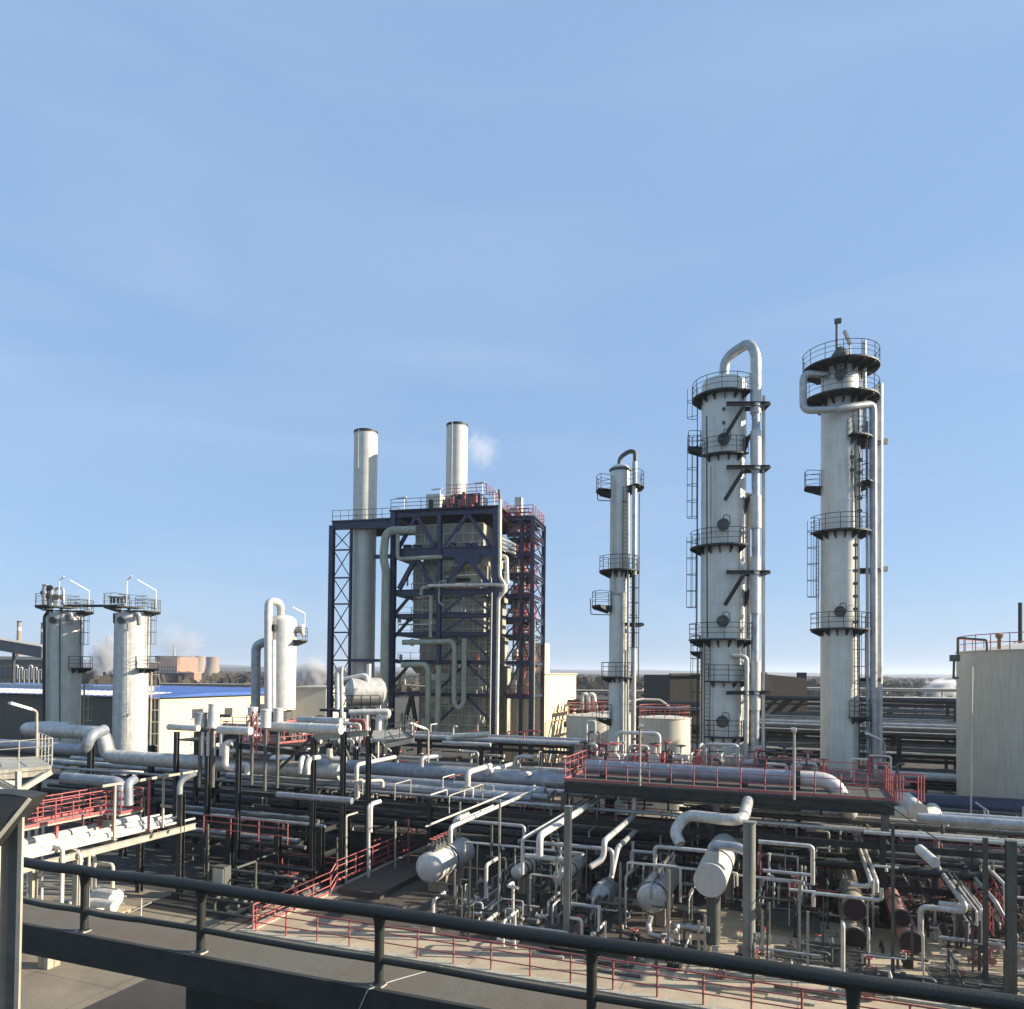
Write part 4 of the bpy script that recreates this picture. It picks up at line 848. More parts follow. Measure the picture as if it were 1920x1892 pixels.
# ------------------------------------------------------------ red-railed deck on the main rack
zd = 6.0; dv0, dv1 = vC, vR+.5; uD0, uD1 = 40.0, 44.5
t = thing('platform', W(40, dv0, 6), 'long raised steel platform in front of the columns, edged with red rails', 'platform')
MB().box(W((uD0+uD1)/2, (dv0+dv1)/2, zd-.05), dv1-dv0, uD1-uD0, .1).build('deck', 'grey_steel', t)
MB().ibeam(W(uD0-.05, dv0, zd-.38), W(uD0-.05, dv1, zd-.38), .3, .55).build('beam', 'dark_steel', t); MB().ibeam(W(uD1, dv0, zd-.38), W(uD1, dv1, zd-.38), .3, .55).build('beam', 'dark_steel', t)
for v in (dv0, (dv0+dv1)/2, dv1-.4): MB().ibeam(W(uD0, v, 4.46), W(uD0, v, zd-.66), .34, .34).build('post', 'grey_steel', t)
railing([W(uD0, dv0, zd), W(uD0, dv1, zd)], 'long red guardrail along the near edge of the raised platform', h=1.25, sp=1.15)
railing([W(uD1, dv0, zd), W(uD1, dv1, zd)], 'red guardrail along the far edge of the raised platform behind its pipe', h=1.25, sp=1.5)
railing([W(uD0+.1, dv1, zd), W(uD1, dv1, zd)], 'red end rail closing the right end of the raised platform', h=1.25, sp=.8)
railing([W(uD0+.1, dv0, zd), W(uD1, dv0, zd)], 'red end rail closing the left end of the raised platform', h=1.25, sp=.8)
for i in range(3): railing([W(uD0-.0+i*.25, dv1+.1+i*.16, zd), W(uD0+i*.25, dv1+1.0+i*.16, zd)], 'small red gate frame at the right end of the raised platform', 'red gate frames at the right platform end', sp=1, toe=False, h=1.3)
p0 = W(42.2, u_line(1092, 42.2), zd+.55); p1 = move(p0, V, 0, 1545)
t = thing('long_vessel', p0, 'long thin silver vessel lying on the red-railed platform', 'vessel')
MB().lathe(p0, V, [(0, .1), (.05, .36), (.2, .43), ((p1-p0).length-1.2, .43)], 20).build('shell', 'blue_pipe', t)
L_ = (p1-p0).length
b = MB(); k = 1.
while k < L_-1.4: b.lathe(p0+V*k, V, [(0, .445), (.07, .445)], 20); b.build('strap', 'bare_pipe', t); b = MB(); k += 1.3
MB().cyl(p0+V*(L_-1.4), p0+V*(L_-1.15), .6, n=20).build('flange', 'dark_steel', t)
for k in (1.2, 5, 9): MB().box(p0+V*k-Z*.38, .3, .6, .3).build('saddle', 'dark_steel', t)
q = p0+V*(L_-1.15)
pipe([q, q+V*1.6, q+V*2.4-Z*1.7, q+V*2.4-Z*1.7+U*4.5], .42, 'white_clad', 'silver elbow dropping from the long vessel through the platform', bend=.9)
pipe([G(1680, 1487, 5.4), G(1705, 1508, 5.0), G(1722, 1522, 4.8)], .5, 'white_clad', 'fat bright pipe stub right of the red-railed platform')
pp = G(1575, 1503, 5.0); pipe([pp, pp+V*1.0-Z*.4, pp+V*2.6-Z*.45, pp+V*4.6-Z*.45, pp+V*4.8+U*2-Z*.45], .42, 'tank_paint', 'fat beige-grey pipe bending under the right end of the platform', bend=.9)
# row of small process valves and pipe hoops standing behind the deck rail, at the feet of the columns
random.seed(31)
def hoop(p, wd, h, r, m, label, group, d=V): return pipe([p, p+Z*h, p+d*wd+Z*h, p+d*wd], r, m, label, group)
for i, (px, y0, y1, x1, r, m) in enumerate([(1157, 1425, 1373, 1236, .13, 'white_clad'), (1180, 1428, 1398, 1215, .1, 'white_clad'), (1322, 1428, 1395, 1383, .12, 'cladding'), (1370, 1440, 1415, 1392, .11, 'pale_pipe'), (1100, 1380, 1352, 1116, .08, 'pale_pipe'), (1105, 1415, 1372, 1124, .06, 'dull_pipe')]):
    a = P(px, y0, 49); b_ = P(px, y1, 49); c = move(b_, V, 0, x1); d = Vector((c.x, c.y, 6.1)); a = Vector((b_.x, b_.y, 6.1))
    pipe([a, b_, c, d], r, m, ['widest white pipe hoop at the foot of the thin column', 'low white pipe hoop at the foot of the thin column', 'pale pipe hoop at the foot of the widest column', 'short pipe hoop just right of the widest column foot', 'small hoop far left of the thin column foot', 'thin dark hoop left of the thin column foot'][i])
def valve(p, s, m, wheel, label, group, name='valve'):
    t = thing(name, p, label, 'valve', group); a = random.choice([U, V]); z = Z*(s*.5)
    b = MB().lathe(p+z-a*s*.6, a, [(0, s*.42), (.06*s, s*.42), (.07*s, s*.2), (s*.35, s*.24), (s*.6, s*.34), (s*.85, s*.24), (s*1.13, s*.2), (s*1.14, s*.42), (s*1.2, s*.42)], 12); b.cyl(p, p+z*.9, s*.12, n=8); b.cyl(p+z, p+z+Z*s*.9, s*.09, n=8); b.build('body', m, t)
    w_ = p+z+Z*s*.95; b = MB().tube([w_+(U*math.cos(k*math.pi/5)+V*math.sin(k*math.pi/5))*s*.38 for k in range(11)], s*.05, 6, bend=0); b.beam(w_-V*s*.38, w_+V*s*.38, s*.06); b.beam(w_-U*s*.38, w_+U*s*.38, s*.06); b.build('handwheel', wheel, t); return t
def pump(p, s, label, group, m='grey_steel', d=U):
    t = thing('pump', p, label, 'pump', group); c = p+Z*(.35*s+.12); e = d.cross(Z)
    MB().box(p+Z*.07, s*.8, s*2.2, .14, (e, d, Z)).build('base', 'concrete', t)
    b = MB().lathe(c-d*s*.2, d, [(0, .2*s), (.02, .3*s), (s*.85, .3*s), (s*.9, .22*s), (s*1.0, .1*s)], 16)
    for k in range(8): a = k*math.pi/4; b.box(c+d*s*.35+(e*math.cos(a)+Z*math.sin(a))*.31*s, .02, s*.8, .05*s, (e, d, Z))
    b.build('motor', m, t); MB().lathe(c-d*s*.95, d, [(0, .12*s), (.05, .36*s), (s*.28, .38*s), (s*.33, .12*s), (s*.75, .08*s)], 16).build('casing', 'dull_pipe', t)
    MB().tube([c-d*s*.8, c-d*s*.8+Z*s*.9], .1*s, 8).build('outlet', m, t); return t
for i in range(26):
    px = random.choice([random.uniform(1085, 1310), random.uniform(1400, 1545), random.uniform(1095, 1240)]); u = random.uniform(46.8, 50.6)
    p = W(u, u_line(px, u), 6.08)
    t = valve(p, random.uniform(.5, 1.0), random.choice(['white_clad', 'pale_pipe', 'dull_pipe', 'red_paint']), random.choice(['red_paint', 'dark_steel']), 'small valve at the feet of the tall columns', 'valves at the feet of the columns')
tf = thing('equipment_floor', W(44, -2, 0), 'low dark floor carrying valves at the feet of the tall columns', 'platform')
MB().box(W(48.7, -4.5, 6.0), 20.5, 4.6, .16).build('deck', 'grey_steel', tf)
for v in (-12, -6, 0, 5):
    for u in (46.7, 50.8): MB().ibeam(W(u, v, 0), W(u, v, 5.9), .3, .3).build('column', 'dark_steel', tf)
for i in range(30):
    u = random.uniform(46.8, 50.5); v = random.uniform(-14, 5.4); h = random.uniform(.4, 1.5); p = W(u, v, 6.08)
    pipe([p, p+Z*h, p+random.choice([U, V, -V])*random.uniform(.3, 1.4)+Z*h], random.uniform(.05, .11), random.choice(['white_clad', 'pale_pipe', 'dull_pipe', 'red_paint', 'cladding']), 'short bent pipe at the feet of the tall columns', 'short bent pipes at the feet of the columns')
# lamp posts
def lamp_post(px, y0, y1, D, x1, y2, label, r=.06, m='pale_steel', base=None):
    a = P(px, y0, D); b_ = P(px, y1, D); c = P(x1, y2, D-1.2)
    if base is not None: a.z = base
    t = thing('street_lamp', a, label, 'lamp'); MB().tube([a, b_, b_+(c-b_)*.25+Z*.0], r, 8, bend=.5).build('pole', m, t)
    MB().beam(b_+(c-b_)*.22, c, .22, .12).build('lamp_head', 'lamp_shell', t); return t
lamp_post(69, 1425, 1333, 36, 18, 1318, 'lamp post with drooping arm at the far left platform')
lamp_post(803, 1430, 1368, 44, 768, 1356, 'lamp post in front of the furnace base')
lamp_post(1659, 1400, 1392, 48, 1625, 1375, 'lamp post right of the tallest column foot', base=0)
lamp_post(1200, 1450, 1366, 40, 1203, 1360, 'straight lamp post before the small white tank', base=6)
lamp_post(1489, 1490, 1372, 36, 1488, 1366, 'straight pale lamp post between the two big columns', base=6.0)

# ------------------------------------------------------------ left-middle platform structure with stacks, drum and pipework
vq = {x: u_line(x, 35) for x in (327, 386, 584, 700)}
st = thing('steel_structure', W(35, vq[386], 0), 'dark two-storey steel structure carrying silencers and white pipes', 'steel structure')
def scol(px, u, ytop, m='dark_steel', wd=.25):
    v = u_line(px, u); b_ = W(u, v, 0); z = P(px, ytop, b_.y).z; MB().ibeam(b_, Vector((b_.x, b_.y, z)), wd, wd).build('column', m, st); return Vector((b_.x, b_.y, z))
q1 = scol(327, 36, 1372); q2 = scol(386, 35, 1392); q3 = scol(444, 35, 1378); q4 = scol(584, 35, 1382); q5 = scol(688, 38, 1370); q6 = scol(365, 40, 1372); q7 = scol(555, 42, 1372); q8 = scol(640, 35, 1372)
MB().ibeam(q4, P(690, 1374, 41), .2, .34).build('beam', 'pale_steel', st)
MB().ibeam(q2, q3, .2, .34).build('beam', 'dark_steel', st); MB().ibeam(q3+Z*-.6, q4+Z*-1, .2, .3).build('beam', 'dark_steel', st); MB().ibeam(q6, q7, .2, .3).build('beam', 'dark_steel', st)
MB().box(W(40, u_line(500, 40), 7.45), 9.5, 6, .1).build('deck', 'dark_steel', st)
MB().beam(P(585, 1382, 39.5), P(520, 1445, 39.5), .14).build('brace', 'dark_steel', st)
a = W(37, u_line(455, 37), 7.5); b_ = W(37, u_line(530, 37), 7.5); c = b_+U*3.5
railing([a, b_-V*.6, c], 'red guardrail at the corner of the silencer platform', sp=.6); railing([W(42.5, u_line(380, 42.5), 7.5), W(42.5, u_line(600, 42.5), 7.5)], 'rear red guardrail behind the silencers', sp=1.2); railing([W(36.6, u_line(388, 36.6), 7.5), W(36.6, u_line(440, 36.6), 7.5)], 'short red guardrail left of the silencer platform corner', sp=.6)
b = MB().beam(W(36.9, u_line(452, 36.9), 7.35), W(36.9, u_line(495, 36.9), 7.35), .1, .35); tag(b.build('edge_beam', 'pale_steel'), 'pale perforated edge beam below the red corner rail', 'beam')
# white headers
def hz(px, py, D, px1, r, m, label, py1=None, cap=True, **k):
    a = P(px, py, D); b_ = P(px1, py1, D) if py1 else move(a, V, 0, px1); return pipe([a, b_], r, m, label, **k)
t = hz(316, 1363, 38, 372, .16, 'white_clad', 'short white header pipe at the left end of the silencer structure')
hz(410, 1368, 37, 470, .2, 'white_clad', 'white header pipe below the two silencers'); hz(508, 1362, 38, 640, .26, 'white_clad', 'long white header pipe on top of the steel structure', bands=1.6); hz(560, 1350, 42, 640, .22, 'bare_pipe', 'grey header pipe behind the long white one')
def silencer(px, D, ytop, ybot, rpx, m, label, cone=False):
    T = Col(px, D, 'silencer', label, 'silencer'); T.c = T.c; r = rpx/T.k; z0, z1 = T.z(ybot), T.z(ytop)
    T.t.location.z = z0; ORG[T.t.name] = Vector((T.c.x, T.c.y, z0))
    pr = [(z0, r*.6), (z0+.02, r), (z1-.1, r*(.78 if cone else 1)), (z1-.08, r*(.84 if cone else 1.08)), (z1, r*(.84 if cone else 1.08)), (z1+.02, r*.5)]
    MB().lathe(T.c, Z, pr, 24).build('shell', m, T.t); MB().cyl(T.c+Z*z0, T.c+Z*6, r*.35, n=10).build('support', 'dull_pipe', T.t)
silencer(378, 38, 1336, 1364, 11, 'bare_pipe', 'grey rounded silencer, leftmost on the steel structure'); silencer(402, 38, 1320, 1366, 12, 'white_clad', 'white cone-shaped silencer beside the grey one', True)
silencer(475, 39, 1326, 1343, 9, 'white_clad', 'small pale silencer directly under the grey return pipe'); silencer(500, 37, 1330, 1365, 9.5, 'white_clad', 'nearest tall white silencer below the loop reactor'); silencer(523, 38, 1328, 1360, 9, 'white_clad', 'white silencer right of the nearest tall one')
for i, x in enumerate((380, 391, 402, 415)):
    p = P(x, 1372, 38); pipe([p, Vector((p.x, p.y, 7.6))], .09, 'white_clad', 'thin white riser under the silencers', 'white risers under the silencers')
random.seed(77)
for i in range(38):
    px = random.uniform(395, 690); u = random.uniform(37.5, 42); p = W(u, u_line(px, u), 7.52); h = random.uniform(.3, 1.5)
    k = random.random()
    if k < .45: valve(p, random.uniform(.4, .75), random.choice(['white_clad', 'dull_pipe', 'blue_pipe']), random.choice(['red_paint', 'dark_steel']), 'small valve on the silencer platform', 'valves on the silencer platform')
    else: pipe([p, p+Z*h, p+random.choice([U, V, -V])*random.uniform(.3, 1.5)+Z*h], random.uniform(.05, .12), random.choice(['white_clad', 'pale_pipe', 'red_paint', 'cladding', 'dull_pipe']), 'short bent pipe on the silencer platform', 'short bent pipes on the silencer platform')
b = MB(); 
p = P(477, 1378, 37.5); 
for k in range(7): b.beam(p+V*.1*(-1)**k+Z*(k*.28-.8), p+V*.1*(-1)**(k+1)+Z*((k+1)*.28-.8), .04)
b.beam(p-V*.14-Z*.9, p-V*.14+Z*1.2, .05); b.beam(p+V*.14-Z*.9, p+V*.14+Z*1.2, .05); tag(b.build('lattice_post', 'red_paint'), 'little red lattice post under the pale silencer', 'post')
pipe(path(P(422, 1400, 37), ('vx', 418)) and [P(436, 1392, 37), P(424, 1393, 37), P(422, 1438, 37), P(440, 1441, 37)], .16, 'white_clad', 'white bent pipe hanging left of the red corner rail')
pipe([P(455, 1434, 37), P(464, 1433, 37), P(464, 1452, 37)], .13, 'white_clad', 'short white elbow below the red corner rail')
pipe([P(600, 1420, 42), P(580, 1422, 41), P(577, 1436, 40.5), P(577, 1452, 40.5)], .14, 'white_clad', 'white hooked pipe right hand of a pair beside the dark column'); pipe([P(590, 1418, 42.5), P(567, 1420, 41), P(564, 1430, 40.5), P(564, 1450, 40.5)], .14, 'white_clad', 'white hooked pipe left hand of a pair beside the dark column')
pipe([P(618, 1404, 42), P(618, 1424, 42), P(650, 1424, 42)], .17, 'cladding', 'short upright elbow pipe between structure and main rack')
# drum on its frame
D1 = 62; dc0, dc1 = P(652, 1293, D1), P(690, 1300, D1-1.5)
t = thing('drum', P(670, 1330, D1), 'silver drum on legs beside the furnace foot', 'drum'); ORG_t = t
ax = Vector((.90, .43, 0)); r = 1.15; s0 = P(655, 1297, 61)
MB().lathe(s0, ax, [(-.35, .05), (-.3, .4), (-.15, .75), (.1, r), (2.6, r), (2.9, .75), (3.02, .4), (3.06, .05)], 28).build('shell', 'cladding', t)
for k in (.5, 1.2, 1.9, 2.5): 
    p = s0+ax*k; MB().tube([p-Z*.8, p-Z*2.4], .17, 8).build('leg', 'white_clad', t)
MB().tube([s0+ax*1.6, s0+ax*1.6+Z*2.3], .2, 8).build('nozzle', 'white_clad', t)
MB().tube([s0-Z*1.5-Vector((1.0, 0, 0)), s0+Z*.9-Vector((1.0, 0, 0)), s0+Z*1.4+Vector((1.4, 0, 0)), s0+Z*.6+Vector((1.5, 0, 0))], .2, 8, bend=.4).build('feed_pipe', 'white_clad', t)
ft = thing('drum_platform', P(670, 1345, 61), 'small dark platform carrying the silver drum', 'platform')
for px in (640, 668, 700): MB().ibeam(Vector((P(px, 1340, 61).x, 61, 0)), P(px, 1326, 61), .3, .3).build('column', 'dark_steel', ft)
MB().box(P(670, 1331, 62), 4.6, 4, .2).build('deck', 'dark_steel', ft)
b = MB(); pA, pB = P(625, 1331, 60.5), P(712, 1331, 59.5)
for q in (.4, .8, 1.15): b.beam(pA+Z*q, pB+Z*q, .045)
for k in range(6): b.beam(pA+(pB-pA)*k/5, pA+(pB-pA)*k/5+Z*1.15, .05)
b.build('railing', 'dark_steel', ft)
for i, pts in enumerate([[(655, 1336), (728, 1334), (727, 1343), (710, 1347), (709, 1385)], [(641, 1250, ), (640, 1262), (641, 1390)], [(648, 1255), (632, 1256), (632, 1330)], [(676, 1340), (676, 1350), (650, 1351)], [(690, 1335), (690, 1390)], [(697, 1345), (718, 1352), (718, 1395)]]):
    pipe([P(x, y, 57+.4*i) for x, y in pts], [.24, .14, .18, .14, .16, .12][i], ['white_clad', 'cladding', 'cladding', 'bare_pipe', 'white_clad', 'cladding'][i], ['white pipe bending down right of the drum platform', 'tall straight pipe left of the silver drum', 'short hooked pipe over the drum platform', 'dull little elbow under the silver drum', 'plain white drop pipe below the drum', 'slim outer drop pipe right of the drum'][i])
random.seed(8)
for i in range(20):
    p = P(random.uniform(625, 720), random.uniform(1332, 1395), random.uniform(56, 62)); pipe([p, p-Z*random.uniform(.5, 2), p-Z*random.uniform(2, 2.6)+random.choice([U, V])*random.uniform(.2, 1)], random.uniform(.06, .14), random.choice(['white_clad', 'dull_pipe', 'cladding', 'dark_steel']), 'small pipe in the tangle below the silver drum', 'tangle of pipes below the silver drum')
# pale small platform
pa_, pb_ = P(694, 1392, 43), P(770, 1385, 44)
t = thing('platform', pa_, 'small pale landing with thin rails before the furnace', 'platform'); MB().prism([pa_, P(775, 1388, 42.6), P(752, 1372, 46.5), P(700, 1374, 47)], Z*.14).build('deck', 'pale_steel', t); MB().beam(P(722, 1399, 42), P(776, 1388, 42), .1, .25).build('edge_beam', 'pale_steel', t)
railing([P(722, 1396, 42.2), P(776, 1386, 42.2), P(756, 1372, 46)], 'thin grey rail round the small pale landing', m='grey_steel', sp=1.0)
MB
a = P(838, 1386, 60); pipe([P(838, 1387, 60), P(852, 1381, 60), P(916, 1377, 59)], .24, 'pale_pipe', 'pale slanted fat pipe lying before the furnace foot', bands=1.0)
hz(830, 1392, 58, 920, .14, 'white_clad', 'thin pale pipe lying parallel before the furnace foot')
random.seed(90)
for i in range(34):
    u = random.uniform(55, 64); px = random.uniform(735, 1075); p = W(u, u_line(px, u), 0); h = random.uniform(1.5, 5.5)
    pipe([p, p+Z*h, p+Z*h+random.choice([U, V, -V])*random.uniform(.6, 3)], random.uniform(.06, .16), random.choice(['white_clad', 'pale_pipe', 'dull_pipe', 'red_paint', 'cladding']), 'bent pipe standing in the yard before the furnace', 'bent pipes in the furnace yard', name='bent_pipe', cat='bent pipe')

# ------------------------------------------------------------ big pipes at the far left
p = G(60, 1368, 7.4); big = [p-V*2.0+U*2.2-Z*.1, p-V*2.0, move(p, V, 0, 196), None, None]
b_ = big[2]; big = [p+U*3.2-V*.6, p-V*1.0, b_, b_-Z*1.6, move(b_-Z*1.6, V, 0, 470)]
pipe([p+V*2+U*1.7, p-V*.9+U*1.7, p-V*.9, b_, b_+V*.3-Z*1.6, move(b_-Z*1.6, V, 0, 640)], .5, 'cladding', 'fat silver pipe with a step-down bend at the far left', bend=.85, n=16)
p = G(-60, 1392, 6.7); c = move(p, V, 0, 160); pipe([p, c, c+Z*.9+V*.4, c+Z*1.2+U*1.4], .36, 'blue_pipe', 'shaded bluish fat pipe below the stepped silver one', bend=.7, n=14)
p = G(120, 1458, 5.9); c = move(p, V, 0, 228); pipe([p, c, c-Z*1.2], .3, 'blue_pipe', 'shaded blue pipe turning down above the red bridge rail', n=12)
pipe([P(252, 1462, 34), P(240, 1468, 33.5), P(241, 1510, 33.5)], .2, 'blue_pipe', 'short shaded elbow beside the blue turning pipe')
for v in (-36, -42, -30):
    tag(MB().ibeam(W(41.5, v-8, 0), W(41.5, v-8, 6.4), .35, .35).build('pipe_support', 'dark_steel'), 'dark upright carrying the fat pipes at far left', 'pipe support', 'uprights below the fat left pipes')
# far-left corner platform
D0 = 29; pa_ = P(-30, 1453, D0); pb_ = P(97, 1441, D0+1.2)
t = thing('platform', pa_, 'pale corner platform with thin rails at the left edge', 'platform')
MB().prism([pa_, pb_, P(72, 1425, D0+4.5), P(-30, 1425, D0+4.5)], Z*.12).build('deck', 'pale_steel', t); MB().ibeam(pa_-Z*.12, pb_-Z*.12, .12, .26).build('edge_beam', 'pale_steel', t)
MB().beam(P(95, 1447, D0+1), P(34, 1484, D0), .2).build('bracket', 'pale_steel', t); MB().beam(P(-20, 1458, D0), P(34, 1484, D0), .2).build('bracket', 'pale_steel', t); MB().beam(P(34, 1446, D0), P(34, 1484, D0), .16).build('bracket', 'pale_steel', t)
MB().ibeam(Vector((P(-10, 1450, D0+2).x, D0+2, 0)), P(-10, 1450, D0+2), .3, .3).build('column', 'pale_steel', t)
MB().lathe(P(2, 1478, D0+.8), V, [(-1, .5), (.5, .5), (.7, .3)], 18).build('junction_drum', 'white_clad', t)
railing([pa_+Z*.12, pb_+Z*.12, P(72, 1424, D0+4.5)+Z*.12], 'thin pale rail around the left corner platform', m='pale_steel', sp=1.2, r=.022, toe=False)
# ------------------------------------------------------------ pipe bridge coming in from the lower left (runs along U)
vb0, vb1 = -33.0, -30.2
t = thing('pipe_bridge', W(20, -31, 0), 'sunlit pipe bridge running in from the lower left', 'pipe bridge')
for u in (19, 24.5, 30.5):
    for v in (vb0, vb1): MB().ibeam(W(u, v, 0), W(u, v, 5.4 if u > 30 else 3.8), .28, .28).build('column', 'pale_steel' if u < 30 else 'dark_steel', t)
for u in [16+i*2.1 for i in range(8)]: MB().ibeam(W(u, vb0, 3.75), W(u, vb1, 3.75), .2, .24).build('beam', 'pale_steel', t)
for v in (vb0-.1, vb1+.1): MB().ibeam(W(15, v, 3.6), W(31.4, v, 3.6), .16, .3).build('beam', 'pale_steel', t)
for i, (v, r, m) in enumerate([(-30.35, .06, 'pale_pipe'), (-30.62, .15, 'white_clad'), (-31.1, .1, 'pale_pipe'), (-31.5, .17, 'white_clad'), (-31.95, .09, 'pale_pipe'), (-32.4, .22, 'white_clad'), (-32.85, .06, 'pale_pipe')]):
    pipe([W(15, v, 3.88+r), W(31.6 if r < .12 else 29.8, v, 3.88+r)], r, m, ['thin nearest pipe on the right edge of the lower-left bridge', 'white pipe second from the bridge edge', 'slim pale pipe between two white ones on the bridge', 'white pipe in the middle of the bridge', 'slim pale pipe left of the middle on the bridge', 'fattest white pipe on the left half of the bridge', 'thin pipe on the far edge of the bridge'][i], bands=1.8 if r > .14 else 0)
pe = W(29.8, -30.62, 4.03); pipe([pe, pe+U*1.0, pe+U*1.0+Z*2.0, pe+U*1.6+V*.5+Z*2.4], .15, 'bare_pipe', 'rising end of the white bridge pipe by the dark column')
b = MB()
pl = thing('walkway', W(22, -32, 4.6), 'narrow walkway over the lower-left pipe bridge', 'walkway')
MB().box(W(24.7, -32.2, 4.85), 1.0, 5.6, .08).build('deck', 'pale_steel', pl); MB().box(W(27.8, -31.9, 4.85), 2.4, 1.4, .08).build('deck', 'pale_steel', pl)
for u in (22.2, 25, 27.3): MB().beam(W(u, -32.2, 4.0), W(u, -32.2, 4.8), .12).build('post', 'red_paint', pl)
for u in (22.2, 27.3): MB().beam(W(u, -31.3, 4.0), W(u, -31.3, 4.8), .12).build('post', 'red_paint', pl)
railing([W(21.9, -32.7, 4.9), W(28.4, -32.7, 4.9)], 'far red guardrail of the bridge walkway', sp=.9); railing([W(21.9, -31.7, 4.9), W(27.2, -31.7, 4.9), W(27.2, -30.7, 4.9), W(28.5, -30.7, 4.9), W(28.5, -32.6, 4.9)], 'near red guardrail of the bridge walkway with its jog', sp=.9)
gf = thing('goalpost_frame', W(29, -30.3, 3.9), 'pale and red hanger frame over the bridge pipes', 'frame')
pa_ = [W(26, -30.2, 6.5), W(31.6, -30.2, 6.5)]
MB().beam(pa_[0]-U*.3, pa_[1], .08, .12).build('beam', 'pale_steel', gf)
for k, u in enumerate((26.4, 28.4, 29.3)): MB().beam(W(u, -30.2, 3.9), W(u, -30.2, 6.45), .09).build('post', 'pale_steel' if k != 1 else 'red_paint', gf)
for i, (u, v, h) in enumerate([(23.6, -30.0, 4.6), (24.4, -29.9, 4.2), (25.0, -30.1, 4.0)]):
    pipe([W(u, v-.6, h-.5), W(u, v, h-.5), W(u, v, 1.0), W(u+.8, v, .8)], .09-.015*i, 'pale_pipe', ['left', 'middle', 'right'][i]+' of three pale drop pipes at the bridge edge')
for i, (x0, yt, x1, yb) in enumerate([(152, 1602, 178, 1690), (172, 1616, 212, 1682)]):
    a = G(x0, 1700, 0); a = Vector((a.x, a.y, 0)); zt_ = P(x0, yt, a.y).z; c = a+Vector((0, 0, zt_)); d = move(c, V, 0, x1)
    pipe([a, c, d, Vector((d.x, d.y, .5))], .09, 'pale_pipe', ['left', 'right'][i]+' pale pipe hoop over the yard pump')
pmp = G(190, 1705, 0); pump(pmp, 1.5, 'cream pump lying in the yard under the lower-left bridge', None, 'white_clad', V)
p = G(215, 1700, .6); pipe([p, p-V*1.6, p-V*1.9-U*.9], .26, 'white_clad', 'thick cream elbow beside the yard pump')
for i, px in enumerate((52, 66, 78)):
    a = G(px, 1688, 0); pipe([a, a+Z*4.2], .07+.02*(i == 1), 'pale_pipe', ['left', 'middle', 'right'][i]+' of three pale uprights near the left post')
p = G(100, 1690, .1); pipe([p, p+V*1.4+U*.9], .08, 'pale_pipe', 'pale loose pipe lying on the left yard'); 
p = G(235, 1715, .05); pipe([p, p+V*.9+U*.7+Z*.5], .035, 'pale_pipe', 'thin bar leaning up from the yard floor'); pipe([p+V*1, p+V*1.02+Z*.9], .03, 'pale_pipe', 'thin peg standing beside the leaning bar')
b = MB().box(G(92, 1812, 0)+Z*.5, .55, .55, 1.0); tag(b.build('concrete_stub', 'concrete'), 'short concrete stub under the foreground ledge', 'stub')
# dark central yard: cabinets, low pipes, uprights
random.seed(3)
cb = G(415, 1680, 0)+Z*.0; t = thing('cabinet', cb, 'grey electric cabinet in the shaded yard', 'cabinet'); MB().box(cb+Z*.8, .8, .5, 1.6).build('body', 'grey_steel', t); MB().box(cb+Z*.85-U*.27, .7, .03, 1.3).build('door', 'tank_paint', t)
for i in range(20):
    u = random.uniform(29.5, 35); v = random.uniform(-29.5, -23.8); p = W(u, v, 0); k = random.random()
    if k < .3: valve(p, random.uniform(.35, .7), random.choice(['dull_pipe', 'dark_steel', 'grey_steel']), random.choice(['red_paint', 'dark_steel']), 'small valve in the shaded central yard', 'valves in the shaded central yard')
    elif k < .4: pump(p, random.uniform(.6, .9), 'small pump in the shaded central yard', 'pumps in the shaded central yard')
    else:
        h = random.uniform(.3, 2.6); pipe([p, p+Z*h, p+Z*h+random.choice([U, V, -V, -U])*random.uniform(.4, 2.4)], random.uniform(.04, .1), random.choice(['dull_pipe', 'dark_steel', 'grey_steel', 'dark_steel']), 'bent pipe in the shaded central yard', 'bent pipes in the shaded central yard', name='bent_pipe', cat='bent pipe')
for i, (px, y0, y1, m) in enumerate([(632, 1570, 1660, 'grey_steel'), (649, 1530, 1660, 'pale_steel'), (691, 1510, 1650, 'cladding'), (741, 1540, 1630, 'pale_steel'), (766, 1535, 1620, 'red_paint'), (361, 1570, 1600, 'grey_steel'), (390, 1545, 1670, 'grey_steel')]):
    b_ = G(px, y1+12, 0); top = P(px, y0, b_.y); L_ = [b_, top] + ([top+U*1.1] if i in (1, 2) else [])
    pipe(L_, .1 if i == 2 else .06, m, ['short grey upright at the left of the shaded yard uprights', 'thin pale upright with a bent top in the shaded yard', 'thicker silver upright with elbow before the rack', 'thin pale upright nearest the red stair rail', 'slim red upright beside the pale one', 'stubby grey upright far left in the shaded yard', 'long grey upright beside the dark rack column'][i])
for i in range(6):
    u = 28.5+i*1.1; r = (.05, .08, .12)[i % 3]; run(u, -29.8, -24.2, .4+.15*i, r, 'dark_steel' if i % 2 else 'dull_pipe', 'low pipe crossing the shaded central yard', 'low pipes in the shaded central yard')
ph(28.6, -31, 50, -23.6, .012, 'yard_shade', 'pit_shade')  # painted shade: black sheet over the yard floor below the racks
# ------------------------------------------------------------ concrete pad: red guardrails
railing([W(27.45, -22.9, .3), W(33.4, -22.9, .3), W(34.0, -22.9, .75), W(50, -22.9, .75)], 'red guardrail running back along the left side of the pad', sp=1.7, pr=.045, r=.035)
railing([W(27.3, -22.6, .3), W(27.3, 18, .3)], 'long red guardrail along the near edge of the pad', sp=1.62, pr=.04, r=.032, toe=False)
b = MB().box(W(38, -21.4, .35), 2.6, 8.5, .3); tag(b.build('plinth', 'oily_shade_concrete'), 'dark low plinth inside the left pad railing', 'plinth')
